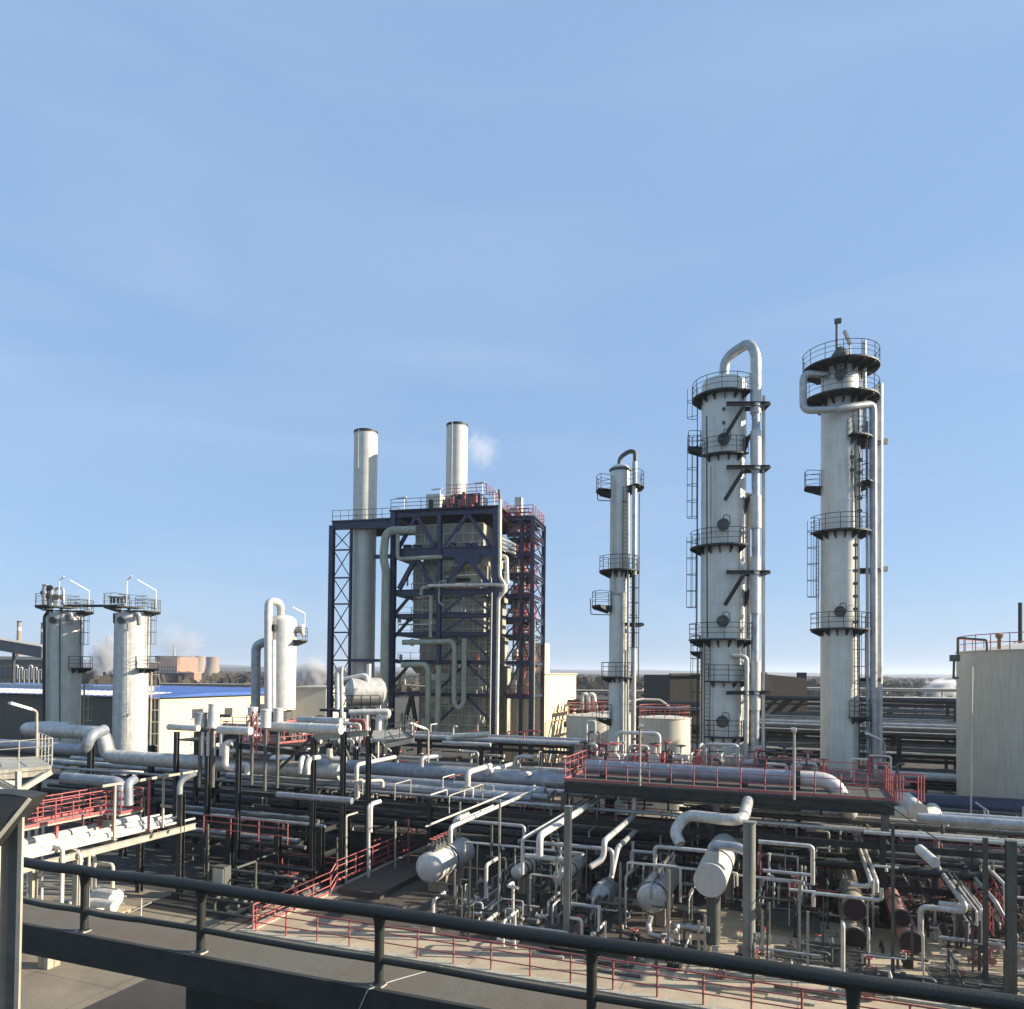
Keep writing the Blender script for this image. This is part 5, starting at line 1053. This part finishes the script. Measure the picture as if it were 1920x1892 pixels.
# ------------------------------------------------------------ exchangers and drums on the pad
def vessel(name, label, h, r, x1, m, endm=None, flat=False, cat='heat exchanger', bands=(), saddles=(.25, .75), n=32, rib=False, dome=.5):
    p = G(*h); q = move(p, U, 0, x1); L_ = (q-p).length; t = thing(name, Vector((p.x, p.y, .2)), label, cat)
    if flat: pr = [(0, r*.1), (.001, r), (L_, r)]
    else: pr = [(-r*dome*math.cos(a), r*math.sin(a)) for a in [math.pi/2*i/8 for i in range(9)]] + [(L_, r)]
    pr += [(L_+r*.45*math.sin(a), r*math.cos(a)) for a in [math.pi/2*i/6 for i in range(1, 7)]]
    sh = MB().lathe(p, U, pr, n).build('shell', m, t)
    if flat: MB().lathe(p-U*.03, U, [(0, r*.97), (.028, r*.97)], n).build('end_cover', endm or m, t)
    for k in bands:
        MB().lathe(p+U*L_*k, U, [(0, r), (.001, r+.05), (.09, r+.05), (.091, r)], n).build('flange', 'dull_pipe', t)
    for k in saddles:
        c = p+U*L_*k; hz_ = c.z-.2; MB().box(Vector((c.x, c.y, .2+(hz_-r*.75)/2)), r*1.3, .3, max(.1, hz_-r*.75)).build('saddle', 'concrete', t)
    if rib:
        b = MB()
        for i in range(14): a = i*math.pi/7; d1 = V*math.cos(a)+Z*math.sin(a); b.beam(p-U*(r*dome*.93)+d1*r*.3, p-U*(r*dome*.55)+d1*r*.86, .02, .02)
        b.build('seam', 'bare_pipe', sh)
    return t, p, L_
V1, p1, l1 = vessel('drum', 'large silver insulated drum beside the red rail, nearest its upper end', (806, 1627, 1.7), .80, 866, 'white_clad', bands=(.45,), rib=True, cat='drum')
for i in range(6): tag(valve(p1+U*(.3+i*.42)+Z*.78, .45, 'dull_pipe', 'red_paint', 'small fitting on top of the large silver drum', 'fittings on the large silver drum'), None)
q = p1+U*(l1*.75)+Z*.7; pipe([q, q+Z*1.3, q+Z*1.5+U*.8+V*.5], .14, 'cladding', 'silver pipe rising from the top of the large drum')
vessel('exchanger', 'small cream exchanger with black bands, left of the white pillar', (970, 1636, 1.5), .36, 1008, 'white_clad', bands=(.2, .4, .6), n=24)
vessel('exchanger', 'plain cream exchanger passing behind the thin grey pillar', (1050, 1646, 1.6), .4, 1090, 'white_clad', bands=(.4, .95), n=24)
vessel('drum', 'small dark drum with conical end between the pillars', (1128, 1678, 1.1), .52, 1140, 'bare_pipe', bands=(), dome=.9, cat='drum', rib=True)
V5, p5, l5 = vessel('drum', 'shaded grey drum with ribbed round end, in the centre of the pad', (1222, 1684, 1.75), .68, 1252, 'cladding', rib=True, cat='drum', bands=(.02,))
pipe([p5-U*.2-Z*.75, p5-U*.25-Z*1.15+V*-.1, p5-U*.9-Z*1.35+V*.1, p5-U*1.1-Z*1.35+V*1.0, p5-U*1.3-Z*1.5+V*1.25], .12, 'cladding', 'crooked drain pipe hanging from the shaded grey drum', bend=.12)
V6, p6, l6 = vessel('drum', 'raised cream drum with flat grey end on a single leg', (1331, 1652, 3.1), .70, 1362, 'white_clad', 'tower_clad', True, cat='drum', bands=(.35, .6), saddles=(.9,))
MB().lathe(Vector((p6.x+.35, p6.y+.7, .2)), Z, [(0, .3), (2.3, .3)], 18).build('leg', 'grey_steel', V6); MB().tube([p6+U*.8+Z*.6, p6+U*.8+Z*1.1], .3, 14).build('nozzle', 'tank_paint', V6)
pipe([p6+U*1.0+Z*.9, p6+U*1.0+Z*1.35, p6+U*.9+Z*1.35+V*1.2, p6+U*.9+Z*1.0+V*1.7], .22, 'bare_pipe', 'grey elbow crossing from the raised cream drum to the fat pillar')
for i, (y, z) in enumerate(((1706, 1.75), (1762, .75))):
    vessel('exchanger', ['upper', 'lower'][i]+' olive-tan exchanger of the stacked pair with dark tube-sheet end', (1603, y, z), .46, 1576, 'exch_tan', 'dark_end', True, bands=(.0, .12, .55, .93), saddles=((.2, .8) if i else (.97,)), n=28)
vessel('exchanger', 'rust-pink upper exchanger right of the olive-tan pair', (1690, 1722, 1.6), .34, 1668, 'exch_pink', 'dark_end', True, bands=(0, .5, .95), saddles=(.97,), n=24)
vessel('exchanger', 'rust-pink lower exchanger with dark round end right of the tan pair', (1709, 1768, .85), .45, 1684, 'exch_pink', 'dark_end', True, bands=(0, .3), n=24)
# pillars
def pillar(px, yb, yt, wd, label, m='grey_steel', h=True, foot=True):
    b_ = G(px, yb, .2); z = P(px, yt, b_.y).z; t = thing('pillar', b_, label, 'pillar'); b = MB()
    if h: b.ibeam(b_, Vector((b_.x, b_.y, z)), wd, wd)
    else: b.lathe(b_, Z, [(0, wd/2), (z-.25, wd/2), (z-.24, wd*.56), (z-.2, wd*.56)], 24)
    b.build('shaft', m, t)
    if foot: MB().box(b_+Z*.1, wd*1.9, wd*1.9, .2).build('foot', 'concrete', t)
    MB().box(Vector((b_.x, b_.y, z+.011)), wd*1.08, wd*1.08, .02).build('cap', m, t)
    return Vector((b_.x, b_.y, z))
pillar(1404, 1805, 1541, .5, 'fattest free-standing pillar, pale grey, in the middle right of the pad', 'pillar_grey', False); pillar(1063, 1765, 1512, .28, 'slim grey pillar crossing the white sloping pipes', 'pillar_grey')
pillar(1896, 1872, 1577, .32, 'tall pillar at the right edge of the pad'); pillar(1848, 1850, 1572, .16, 'thin pillar just left of the right edge pillar', foot=False); pillar(1674, 1840, 1545, .12, 'thin pole standing before the rust-pink exchangers', foot=False)
pillar(935, 1722, 1500, .09, 'very thin pole between the large drum and the cream exchangers', 'pale_steel', foot=False); pillar(861, 1650, 1505, .08, 'thin pale pole rising behind the large silver drum', 'pale_steel', foot=False)
# sloping-looking pipes from the exchangers back to the rack (all run along U)
def up_pipe(px, py, z, x1, r, m, label, tail=(), head=(), bands=0):
    p = G(px, py, z); q = move(p, U, 0, x1); pts = [p+Vector(d) if not isinstance(d, tuple) else p+U*d[0]+V*d[1]+Z*d[2] for d in tail][::-1] + [p, q] + [q+U*d[0]+V*d[1]+Z*d[2] for d in head]
    return pipe(pts, r, m, label, bands=bands)
up_pipe(1012, 1567, 4.6, 1121, .17, 'white_clad', 'thickest white pipe reaching back over the cream exchangers', [(0, 0, -.9)], [(.1, 0, .6)], 2.2)
up_pipe(980, 1573, 4.4, 1100, .09, 'white_clad', 'thinner white pipe left of the thickest one', [(0, 0, -1.6)])
up_pipe(1133, 1577, 4.2, 1189, .14, 'cladding', 'silver pipe with S-bend at its near end', [(-.1, 0, -.8), (-.6, -.5, -1.1)], [(.1, 0, 1.0)])
up_pipe(1158, 1590, 3.5, 1195, .13, 'cladding', 'short silver pipe that kinks down beside the small dark drum', [(-.7, -.15, -1.3)])
up_pipe(845, 1551, 5.0, 1003, .10, 'white_clad', 'long white pipe above the large silver drum', [(0, 0, -.7)]); up_pipe(798, 1550, 5.2, 950, .04, 'pale_pipe', 'upper of two thin pale pipes over the large drum'); up_pipe(808, 1545, 5.3, 952, .035, 'pale_pipe', 'lower of two thin pale pipes over the large drum'); up_pipe(862, 1537, 5.3, 925, .035, 'pale_pipe', 'short thin pipe parallel to the long white one')
up_pipe(1632, 1650, 2.9, 1577, .10, 'cladding', 'left of the two long silver pipes climbing over the tan exchangers', [(0, 0, -.3), (0, -.8, -.3)]); up_pipe(1644, 1652, 2.9, 1588, .09, 'cladding', 'right of the two long silver pipes climbing over the tan exchangers', [(0, 0, -.5)])
up_pipe(1840, 1705, 2.2, 1722, .11, 'cladding', 'long silver pipe slanting up at right', [(0, 0, -1.4)]); up_pipe(1866, 1690, 2.6, 1790, .09, 'bare_pipe', 'dull grey pipe slanting up at right behind the thin pillar', [(0, .3, -.6)]); up_pipe(1808, 1695, 2.6, 1735, .12, 'cladding', 'second silver pipe slanting up at right', [(0, 0, -.3), (0, -1.6, -.3), (0, -1.6, -1.9)]); up_pipe(1885, 1660, 3.2, 1820, .07, 'tank_paint', 'slim beige pipe slanting up at the right edge', [(0, 0, -1.2)])
up_pipe(1740, 1690, 2.0, 1680, .05, 'dark_steel', 'thin dark pipe slanting behind the rust-pink exchangers', [(0, 0, -1.6)])
up_pipe(912, 1622, 2.6, 932, .09, 'white_clad', 'short white pipe near the very thin pole', [(0, 0, -1.6)])
pa_ = G(1735, 1593, 5.0); pipe([pa_-V*.2, pa_+U*-2.2], .2, 'white_clad', 'short fat cream pipe stub at right below the rack beam')
# big S-shaped pipe
s0 = G(1403, 1500, 5.6); s1 = G(1392, 1540, 5.0); s2 = G(1285, 1528, 5.0); s3 = G(1264, 1560, 4.2)
pipe([s0, s1, s2, s3, s3+V*.35-Z*.5-U*.3], .28, 'cladding', 'fat S-shaped insulated pipe left of the fattest pillar', bend=.8, n=18)
# horizontals on the pad area
def hv(px, py, z, x1, r, m, label, drop=None, drop0=None):
    p = G(px, py, z); q = move(p, V, 0, x1); pts = ([p+Z*-drop0] if drop0 else []) + [p, q] + ([q-Z*drop] if drop else []); return pipe(pts, r, m, label)
hv(880, 1540, 4.4, 983, .09, 'bare_pipe', 'grey cross pipe behind the thin poles', .6); hv(1010, 1580, 3.6, 1148, .1, 'bare_pipe', 'silver cross pipe passing behind the slim pillar', 1.2); hv(1228, 1587, 3.6, 1325, .1, 'cladding', 'silver cross pipe over the shaded grey drum', .2, 1.2); hv(1184, 1595, 3.1, 1230, .08, 'bare_pipe', 'small grey hoop left of the shaded drum', .3, .9)
hv(1422, 1578, 4.8, 1524, .09, 'cladding', 'pale cross pipe right of the fattest pillar', 1.6); hv(985, 1605, 2.7, 1062, .14, 'cladding', 'silver horizontal feeding the cream exchangers'); hv(1232, 1622, 3.0, 1276, .07, 'white_clad', 'white hoop above the shaded grey drum', 1.6); hv(1070, 1695, 1.3, 1126, .1, 'bare_pipe', 'bluish low pipe with drop beside the slim pillar', .8)
hv(1430, 1632, 3.0, 1520, .08, 'bare_pipe', 'lower cross pipe right of the fattest pillar'); hv(1620, 1560, 5.2, 1930, .08, 'cladding', 'upper thin silver line crossing at the right edge'); hv(1720, 1533, 5.2, 2000, .24, 'bare_pipe', 'fat grey line crossing below the big beige tank'); hv(1480, 1668, 2.2, 1530, .07, 'white_clad', 'small white bracket-shaped pipe near the rails at right')
hv(1760, 1695, 2.2, 1822, .14, 'cladding', 'thick silver header at right between two drop pipes'); hv(1265, 1735, .9, 1330, .13, 'bare_pipe', 'low grey pipe joining the raised drum leg')
hv(520, 1490, 5.2, 660, .17, 'blue_pipe', 'bluish pipe hanging below the rack edge left of centre'); p = G(668, 1500, 4.3); pipe([p, move(p, Z, 1, 1434), move(p, Z, 1, 1434)+U*4.5], .13, 'white_clad', 'white pipe rising from the rack and turning back', bands=0); p = G(671, 1495, 4.5); t0 = move(p, Z, 1, 1466); pipe([p, t0, t0+V*1.0+U*1.1, t0+V*1.0+U*1.1-Z*.4], .12, 'white_clad', 'short white hoop beside the taller rack pipe')
p = G(694, 1560, 3.0); t0 = move(p, Z, 1, 1508); pipe([p, t0, t0+U*1.0], .13, 'white_clad', 'white upright elbow below the rack edge'); p = G(877, 1485, 4.5); t0 = move(p, Z, 1, 1448); pipe([p, t0, t0+U*3.6], .18, 'white_clad', 'white elbow on the rack top left of the long vessel', bands=1.3); p = G(900, 1452, 5.4); pipe([p+U*1.2, p+U*4], .2, 'white_clad', 'short fat white pipe on the far side of the rack')
p = G(985, 1452, 5.4); pipe([p, p+U*1.8+V*.8], .18, 'white_clad', 'small bright capped pipe leaning on the blue pipes'); p = G(790, 1438, 5.6); pipe([p, p+Z*.6, p+Z*.6+U*1.6+V*.6], .17, 'bare_pipe', 'grey elbow rising from the far side of the rack')
# thin hangers / goal posts over the rack edge
for i, (px, x1, yt, yb) in enumerate([(740, 770, 1470, 1500), (830, 852, 1458, 1490), (842, 905, 1492, 1525), (1010, 1016, 1410, 1480), (656, 680, 1466, 1500)]):
    p = G(px, yb, 4.4); t0 = move(p, Z, 1, yt); q = move(t0, U, 0, x1); pipe([p, t0, q, q-Z*(t0.z-p.z)*.9], .035, random.choice(['pale_pipe', 'pale_steel']), 'thin pale hanger frame at the near edge of the rack', 'thin hanger frames at the rack edge')
# red rail fragments and valve clutter on the pad
random.seed(99)
for i, (u, v0, v1, z) in enumerate([(43, -14, -4, 1.0), (43, -2, 8, 1.0), (46, -16, 14, 2.6), (44, 9, 18, 1.4), (31.5, -44, -31, 2.7), (31.9, -30, -24.5, 3.0), (36, -30, -24, .3)]):
    railing([W(u, v0, z), W(u, v1, z)], 'red guardrail in the shade under the racks', 'red guardrails in the shade under the racks', sp=1.8, toe=False)
railing([W(36.5, 7.6, 1.2), W(42, 7.6, 1.2)], 'red stair rail behind the rust-pink exchangers', sp=.6); railing([W(36.5, 8.4, .6), W(41, 8.4, 1.8)], 'second red stair rail behind the rust-pink exchangers', sp=.6)
def clear(u, v):
    for p, hw in ((p1, 1.2), (p5, 1.1), (p6, 1.1), (G(1603, 1762, .75), .9), (G(1709, 1768, .85), .9), (G(970, 1636, 1.5), .6), (G(1050, 1646, 1.6), .6), (G(1128, 1678, 1.1), .8)):
        if abs(v-p.dot(V)) < hw and p.dot(U)-.8 < u < p.dot(U)+6: return False
    return True
n = 0
while n < 500:
    v = random.uniform(-16.5, 16); u = random.uniform(30.0, 44); 
    if v > -2 and random.random() < .25 and u < 34: continue
    if not clear(u, v): continue
    n += 1; p = W(u, v, .2); k = random.random()
    if k < .24: valve(p, random.uniform(.22, .5), random.choice(['white_clad', 'dull_pipe', 'pale_pipe', 'dark_steel', 'exch_pink']), random.choice(['red_paint', 'dark_steel', 'red_paint']), 'hand-wheel valve among the exchangers on the pad', 'hand-wheel valves on the pad')
    elif k < .29: pump(p, random.uniform(.45, .7), 'small electric pump on the pad', 'small pumps on the pad', random.choice(['grey_steel', 'pale_steel', 'dull_pipe']), random.choice([U, V]))
    elif k < .8:
        h = random.choice([.3, .5, .8, 1.2, 1.9])*random.uniform(.7, 1.3); d = random.choice([U, V, -V, -U, U]); l = random.uniform(.2, 1.5); pts = [p, p+Z*h, p+Z*h+d*l]
        if random.random() < .25: pts.append(pts[-1]-Z*h*random.uniform(.4, 1))
        elif random.random() < .5: pts += [pts[-1]+random.choice([U, V])*random.uniform(.2, .8)]; pts.append(pts[-1]+Z*random.uniform(-.2, .9)*h)
        pipe(pts, random.uniform(.022, .075), random.choice(['pale_pipe', 'pale_pipe', 'dull_pipe', 'white_clad', 'grey_steel', 'dark_steel']), 'small bent pipe among the exchangers on the pad', 'small bent pipes on the pad', name='bent_pipe', cat='bent pipe')
    elif k < .92:
        d = random.choice([V, V, U]); l = random.uniform(1.5, 5); q = p+Z*random.uniform(.15, .5); b = MB().tube([q, q+d*l], random.uniform(.04, .1), 8)
        for j in range(int(l/1.2)+1): b.box(q+d*(j*1.2+.1)-Z*((q.z-.2)/2), .1, .1, q.z-.2)
        tag(b.build('low_pipe', random.choice(['dull_pipe', 'pale_pipe', 'bare_pipe', 'cladding'])), 'low pipe on little feet across the pad', 'pipe', 'low pipes on the pad')
    else: tag(MB().ibeam(p, p+Z*random.uniform(1.2, 3.6), .1, .1).build('stanchion', random.choice(['grey_steel', 'pale_steel'])), 'short steel stanchion between the exchangers', 'stanchion', 'steel stanchions on the pad')
random.seed(17)
for i in range(46):      # thin elevated runs on trestle legs
    v = random.uniform(-17, 12); u = random.uniform(33.5, 41.5); z = random.uniform(.9, 3.0); d = random.choice([U, U, V]); l = random.uniform(2, 6); p = W(u, v, z)
    if not clear(u, v) and z < 2.4: continue
    t = thing('pipe_run', p, 'thin pipe run on trestle legs between the exchangers', 'pipe run', 'thin pipe runs on trestles on the pad'); r_ = random.uniform(.03, .08); m_ = random.choice(['pale_pipe', 'white_clad', 'cladding', 'dull_pipe', 'bare_pipe'])
    MB().tube([p-Z*random.uniform(.1, .8), p, p+d*l, p+d*l+random.choice([Z*.5, -Z*.6, d.cross(Z)*.7])], r_, 8).build('pipe', m_, t)
    if random.random() < .5: MB().tube([p+d.cross(Z)*.2, p+d.cross(Z)*.2+d*l*.8], r_*.6, 6).build('pipe', m_, t)
    for k in (.15, .8): q = p+d*l*k; MB().beam(Vector((q.x, q.y, .2)), q-Z*r_, .06).build('leg', random.choice(['grey_steel', 'pale_steel']), t)
random.seed(55)
for i in range(70):
    v = random.uniform(-6, 17); u = random.uniform(37, 49); z0 = random.uniform(.2, 2.2); h = random.uniform(.8, 2.6); p = W(u, v, z0)
    t = thing('riser', p, 'slim vertical riser with a side branch in the shade of the rack', 'riser', 'slim risers under the racks at right'); r_ = random.uniform(.03, .07); m_ = random.choice(['pale_pipe', 'white_clad', 'dull_pipe', 'red_paint', 'bare_pipe', 'dark_steel'])
    MB().tube([Vector((p.x, p.y, .1)), p+Z*h, p+Z*h+random.choice([U, V, -V])*random.uniform(.3, 1.2)], r_, 8).build('pipe', m_, t); MB().cyl(p+Z*h*.5, p+Z*h*.5+random.choice([U, -V])*.3, r_*1.6, n=8).build('branch', m_, t); MB().lathe(p+Z*h*.7, Z, [(0, r_*1.1), (.01, r_*2.2), (.05, r_*2.2), (.06, r_*1.1)], 10).build('flange', 'dull_pipe', t)
# low grating platforms and steel sleepers
for i, (px, py, a, b_) in enumerate([(1480, 1722, 2.6, 3.4), (1560, 1790, 2.2, 2.4), (1745, 1850, 3.4, 1.6), (1120, 1772, 3.2, .7), (1500, 1790, 2.0, 1.2), (690, 1698, 3.6, .9), (900, 1705, 2.2, 1.0), (1820, 1835, 2.8, 1.2), (1660, 1835, 2.6, 1.0)]):
    p = G(px, py, .5); t = thing('grating_platform', Vector((p.x, p.y, .2)), 'low steel grating platform on the pad', 'grating', 'low grating platforms on the pad'); b = MB(); k = 0
    while k < b_: b.box(p+U*(k-b_/2), a, .05, .04); k += .16
    for s in (-1, 1): b.box(p+V*(s*a/2), .06, b_, .1); b.box(p+U*(s*b_/2), a, .06, .1)
    b.build('grating', 'grey_steel', t)
    for s in (-1, 1):
        for s2 in (-1, 1): MB().box(p+V*(s*a*.45)+U*(s2*b_*.45)-Z*.17, .08, .08, .26).build('leg', 'grey_steel', t)
for i in range(60):
    u = random.uniform(28.6, 33); v = random.uniform(-12, 14); p = W(u, v, .25+random.random()*.15)
    tag(MB().beam(p, p+V*random.uniform(.8, 3.2), random.choice([.1, .14]), .1).build('sleeper', random.choice(['dark_steel', 'grey_steel', 'dull_pipe', 'pale_steel'])), 'steel bar lying across the near part of the pad', 'steel bar', 'steel bars lying on the pad')
# ladder
lt_ = thing('ladder', W(38.5, -9.0, .2), 'leaning pale ladder behind the slim pillar', 'ladder'); b = MB(); a0, a1_ = G(1048, 1600, 2.0), P(1030, 1530, G(1048, 1600, 2.0).y+1)
for s in (-.22, .22): MB().beam(a0+V*s, a1_+V*s, .05).build('stile', 'pale_steel', lt_)
for k in range(9): b.beam(a0+(a1_-a0)*(k+.5)/9-V*.22, a0+(a1_-a0)*(k+.5)/9+V*.22, .035)
b.build('rungs', 'pale_steel', lt_)
# stays
pipe([G(1660, 1505, 6.4), P(1780, 1590, 29)], .025, 'dark_steel', 'thin dark stay wire slanting from the platform end to the right', name='stay', cat='stay wire')

# ------------------------------------------------------------ foreground ledge, guardrail and left post
uL0, uL1, zL = 9.27, 10.35, 7.5
t = thing('concrete_ledge', W(uL0, -10, zL-.5), 'rough grey concrete ledge running across the foreground', 'ledge')
MB().box(W((uL0+uL1)/2, 3, zL-.21), 60, uL1-uL0, .42).build('slab', 'ledge_concrete', t)
MB().box(W(uL0-.02, 3, zL-.24), 60, .08, .5).build('shade_face', 'dark_steel', t)  # added dark strip, puts the shade of the ledge's near face into colour
MB().box(W(uL1-.25, 12.6, zL/2-.22), 44.6, .25, zL-.45).build('wall', 'dark_steel', t)  # wall given a dark colour that carries the shade under the ledge
MB().box(W(uL1-.3, -16.5, zL/2-.22), .5, .4, zL-.45).build('pier', 'ledge_concrete', t)
gr = thing('guardrail', W(uL0+.1, -10, zL), 'thick dark weathered guardrail across the whole foreground', 'guardrail')
ur = uL0+.12
top = lambda px, py: G(px, py, zL+1.08)
def railv(px): return move(W(ur, 0, zL+1), V, 0, px).dot(V)
xs = [47, 160, 378, 712, 1110, 1600]; va = railv(-80); vend = railv(2050); vj = railv(257)
def poly(z, v0, v1, r, nm):
    pts = [W(ur, v0+(v1-v0)*k/12, z+(.012*math.sin(k*1.7))) for k in range(13)]; MB().tube(pts, r, 14, bend=.2).build(nm, 'rail_paint', gr)
zt_ = zL+1.03
poly(zt_-.015, va, vj, .088, 'top_rail'); poly(zt_, vj-.02, vend, .092, 'top_rail'); poly(zL+.33, va, vj, .045, 'mid_rail'); poly(zL+.35, vj-.02, vend, .047, 'mid_rail')
MB().cyl(W(ur, vj-.06, zt_-.005), W(ur, vj+.05, zt_-.005), .098, n=14).build('joint_sleeve', 'rail_paint', gr)
for x in xs[1:]:
    v = railv(x); wd = .075
    b = MB(); b.lathe(W(ur, v, zL), Z, [(0, .10), (.03, .10), (.05, .065), (.75, .07), (.92, .085), (1.0, .115)], 14); b.build('post', 'rail_paint', gr)
    MB().box(W(ur-.02, v, zL+.012), .2, .16, .024).build('base_plate', 'pale_steel', gr)
for x in xs[1:]:
    v = railv(x)
    for a_ in (-1, 1):
        for b_ in (-1, 1): MB().cyl(W(ur-.02+a_*.065, v+b_*.08, zL+.024), W(ur-.02+a_*.065, v+b_*.08, zL+.045), .012, n=6).build('bolt', 'dull_pipe', gr)
vc = railv(712); tag(MB().tube([W(uL1-.05, vc+.55, zL+.012), W(uL0+.3, vc+.12, zL+.012), W(uL0-.09, vc-.05, zL+.012), W(uL0-.09, vc-.28, zL-.48)], .006, 5, bend=.03).build('cable', 'white_clad'), 'thin pale cable trailing over the ledge at the middle post', 'cable')
cL = P(26, 1500, 6.6); px_ = 6.6/F
t = thing('post', Vector((cL.x, cL.y, 0)), 'dark steel post with slanted cap at the left edge, close up', 'post')
wd = 34*px_
MB().box(Vector((cL.x-.01, cL.y, (P(26, 1512, 6.6).z)/2)), wd*.9, .06, P(26, 1512, 6.6).z, (Vector((1, 0, 0)), Vector((0, 1, 0)), Z)).build('shaft', 'dull_pipe', t)
MB().box(Vector((P(43.5, 1500, 6.6).x, cL.y-.02, P(43, 1516, 6.6).z/2)), 8*px_, .03, P(43, 1516, 6.6).z, (Vector((1, 0, 0)), Vector((0, 1, 0)), Z)).build('flange', 'pale_steel', t)
MB().box(Vector((P(3, 1500, 6.6).x, cL.y-.03, P(3, 1545, 6.6).z/2)), 10*px_, .03, P(3, 1560, 6.6).z, (Vector((1, 0, 0)), Vector((0, 1, 0)), Z)).build('flange', 'tank_paint', t)
cap = [P(-60, 1487, 6.5), P(20, 1489, 6.5), P(57, 1496, 6.5), P(40, 1518, 6.45), P(-2, 1568, 6.4), P(-60, 1640, 6.4)]
MB().prism(cap, Vector((0, .25, .0))).build('cap', 'dark_steel', t)
MB().beam(P(56, 1498, 6.38), P(-4, 1572, 6.3), .025, .03).build('cap_edge', 'pale_steel', t)

# ------------------------------------------------------------ steam and haze
def steam(px, py, D, wpx, hpx, dens, label, sd_):
    c = P(px, py, D); m = bpy.data.materials.new('steam'); m.use_nodes = True; n = m.node_tree; n.nodes.clear(); o = n.nodes.new('ShaderNodeOutputMaterial'); pv = n.nodes.new('ShaderNodeVolumePrincipled')
    pv.inputs['Color'].default_value = (.97, .97, .97, 1); pv.inputs['Anisotropy'].default_value = .3
    tc = n.nodes.new('ShaderNodeTexCoord'); nz = n.nodes.new('ShaderNodeTexNoise'); nz.inputs['Scale'].default_value = 2.2; nz.inputs['Detail'].default_value = 4; nz.inputs['Distortion'].default_value = .5
    mp = n.nodes.new('ShaderNodeMapping'); mp.inputs['Location'].default_value = (sd_, sd_*2, 0); n.links.new(tc.outputs['Object'], mp.inputs[0]); n.links.new(mp.outputs[0], nz.inputs[0])
    ln = n.nodes.new('ShaderNodeVectorMath'); ln.operation = 'LENGTH'; n.links.new(tc.outputs['Object'], ln.inputs[0])
    m1 = n.nodes.new('ShaderNodeMapRange'); m1.inputs[1].default_value = .15; m1.inputs[2].default_value = 1.0; m1.inputs[3].default_value = .28; m1.inputs[4].default_value = -.35; n.links.new(ln.outputs['Value'], m1.inputs[0])
    ad = n.nodes.new('ShaderNodeMath'); ad.operation = 'ADD'; n.links.new(nz.outputs[0], ad.inputs[0]); n.links.new(m1.outputs[0], ad.inputs[1])
    m2 = n.nodes.new('ShaderNodeMapRange'); m2.inputs[1].default_value = .42; m2.inputs[2].default_value = .8; m2.inputs[3].default_value = 0; m2.inputs[4].default_value = dens; n.links.new(ad.outputs[0], m2.inputs[0])
    n.links.new(m2.outputs[0], pv.inputs['Density']); n.links.new(pv.outputs[0], o.inputs['Volume']); MT['steam'+label] = m
    me = bpy.data.meshes.new('steam'); b = MB().lathe(Vector((0, 0, -1)), Z, [(1-math.cos(math.pi*i/10), math.sin(math.pi*i/10)) for i in range(11)], 20, caps=False); me.from_pydata([tuple(v) for v in b.v], [], b.f); me.materials.append(m)
    ob = bpy.data.objects.new('steam', me); col.objects.link(ob); ob.location = c; s = D/F/2; ob.scale = (wpx*s, min(wpx, 90)*s, hpx*s); tag(ob, label, 'steam', kind='stuff')
steam(902, 845, 81, 110, 120, .3, 'faint steam drifting right from the right furnace stack', 1.3)
steam(198, 1230, 420, 80, 130, .6, 'steam cloud rising between the two left columns', 4.1)
steam(335, 1205, 900, 170, 100, .05, 'thin smoke above the far power station', 7.7)
steam(590, 1262, 260, 110, 80, .9, 'white steam puff between reactor and furnace frame', 2.9)
steam(1765, 1292, 330, 110, 60, .9, 'white steam puff low behind the beige tank', 5.5)
HZ = .00016
m = bpy.data.materials.new('haze'); m.use_nodes = True; n = m.node_tree; n.nodes.clear(); o = n.nodes.new('ShaderNodeOutputMaterial'); pv = n.nodes.new('ShaderNodeVolumePrincipled')
pv.inputs['Color'].default_value = (.80, .88, 1.0, 1); pv.inputs['Density'].default_value = HZ; pv.inputs['Anisotropy'].default_value = .2; n.links.new(pv.outputs[0], o.inputs['Volume']); MT['haze'] = m
tag(MB().box((0, 4400, 39), 19000, 9800, 82, (Vector((1, 0, 0)), Vector((0, 1, 0)), Z)).build('haze', 'haze', origin=(0, 4400, 39)), 'pale blue air haze over the plain', 'haze', kind='stuff')
print('objects', len(bpy.data.objects))
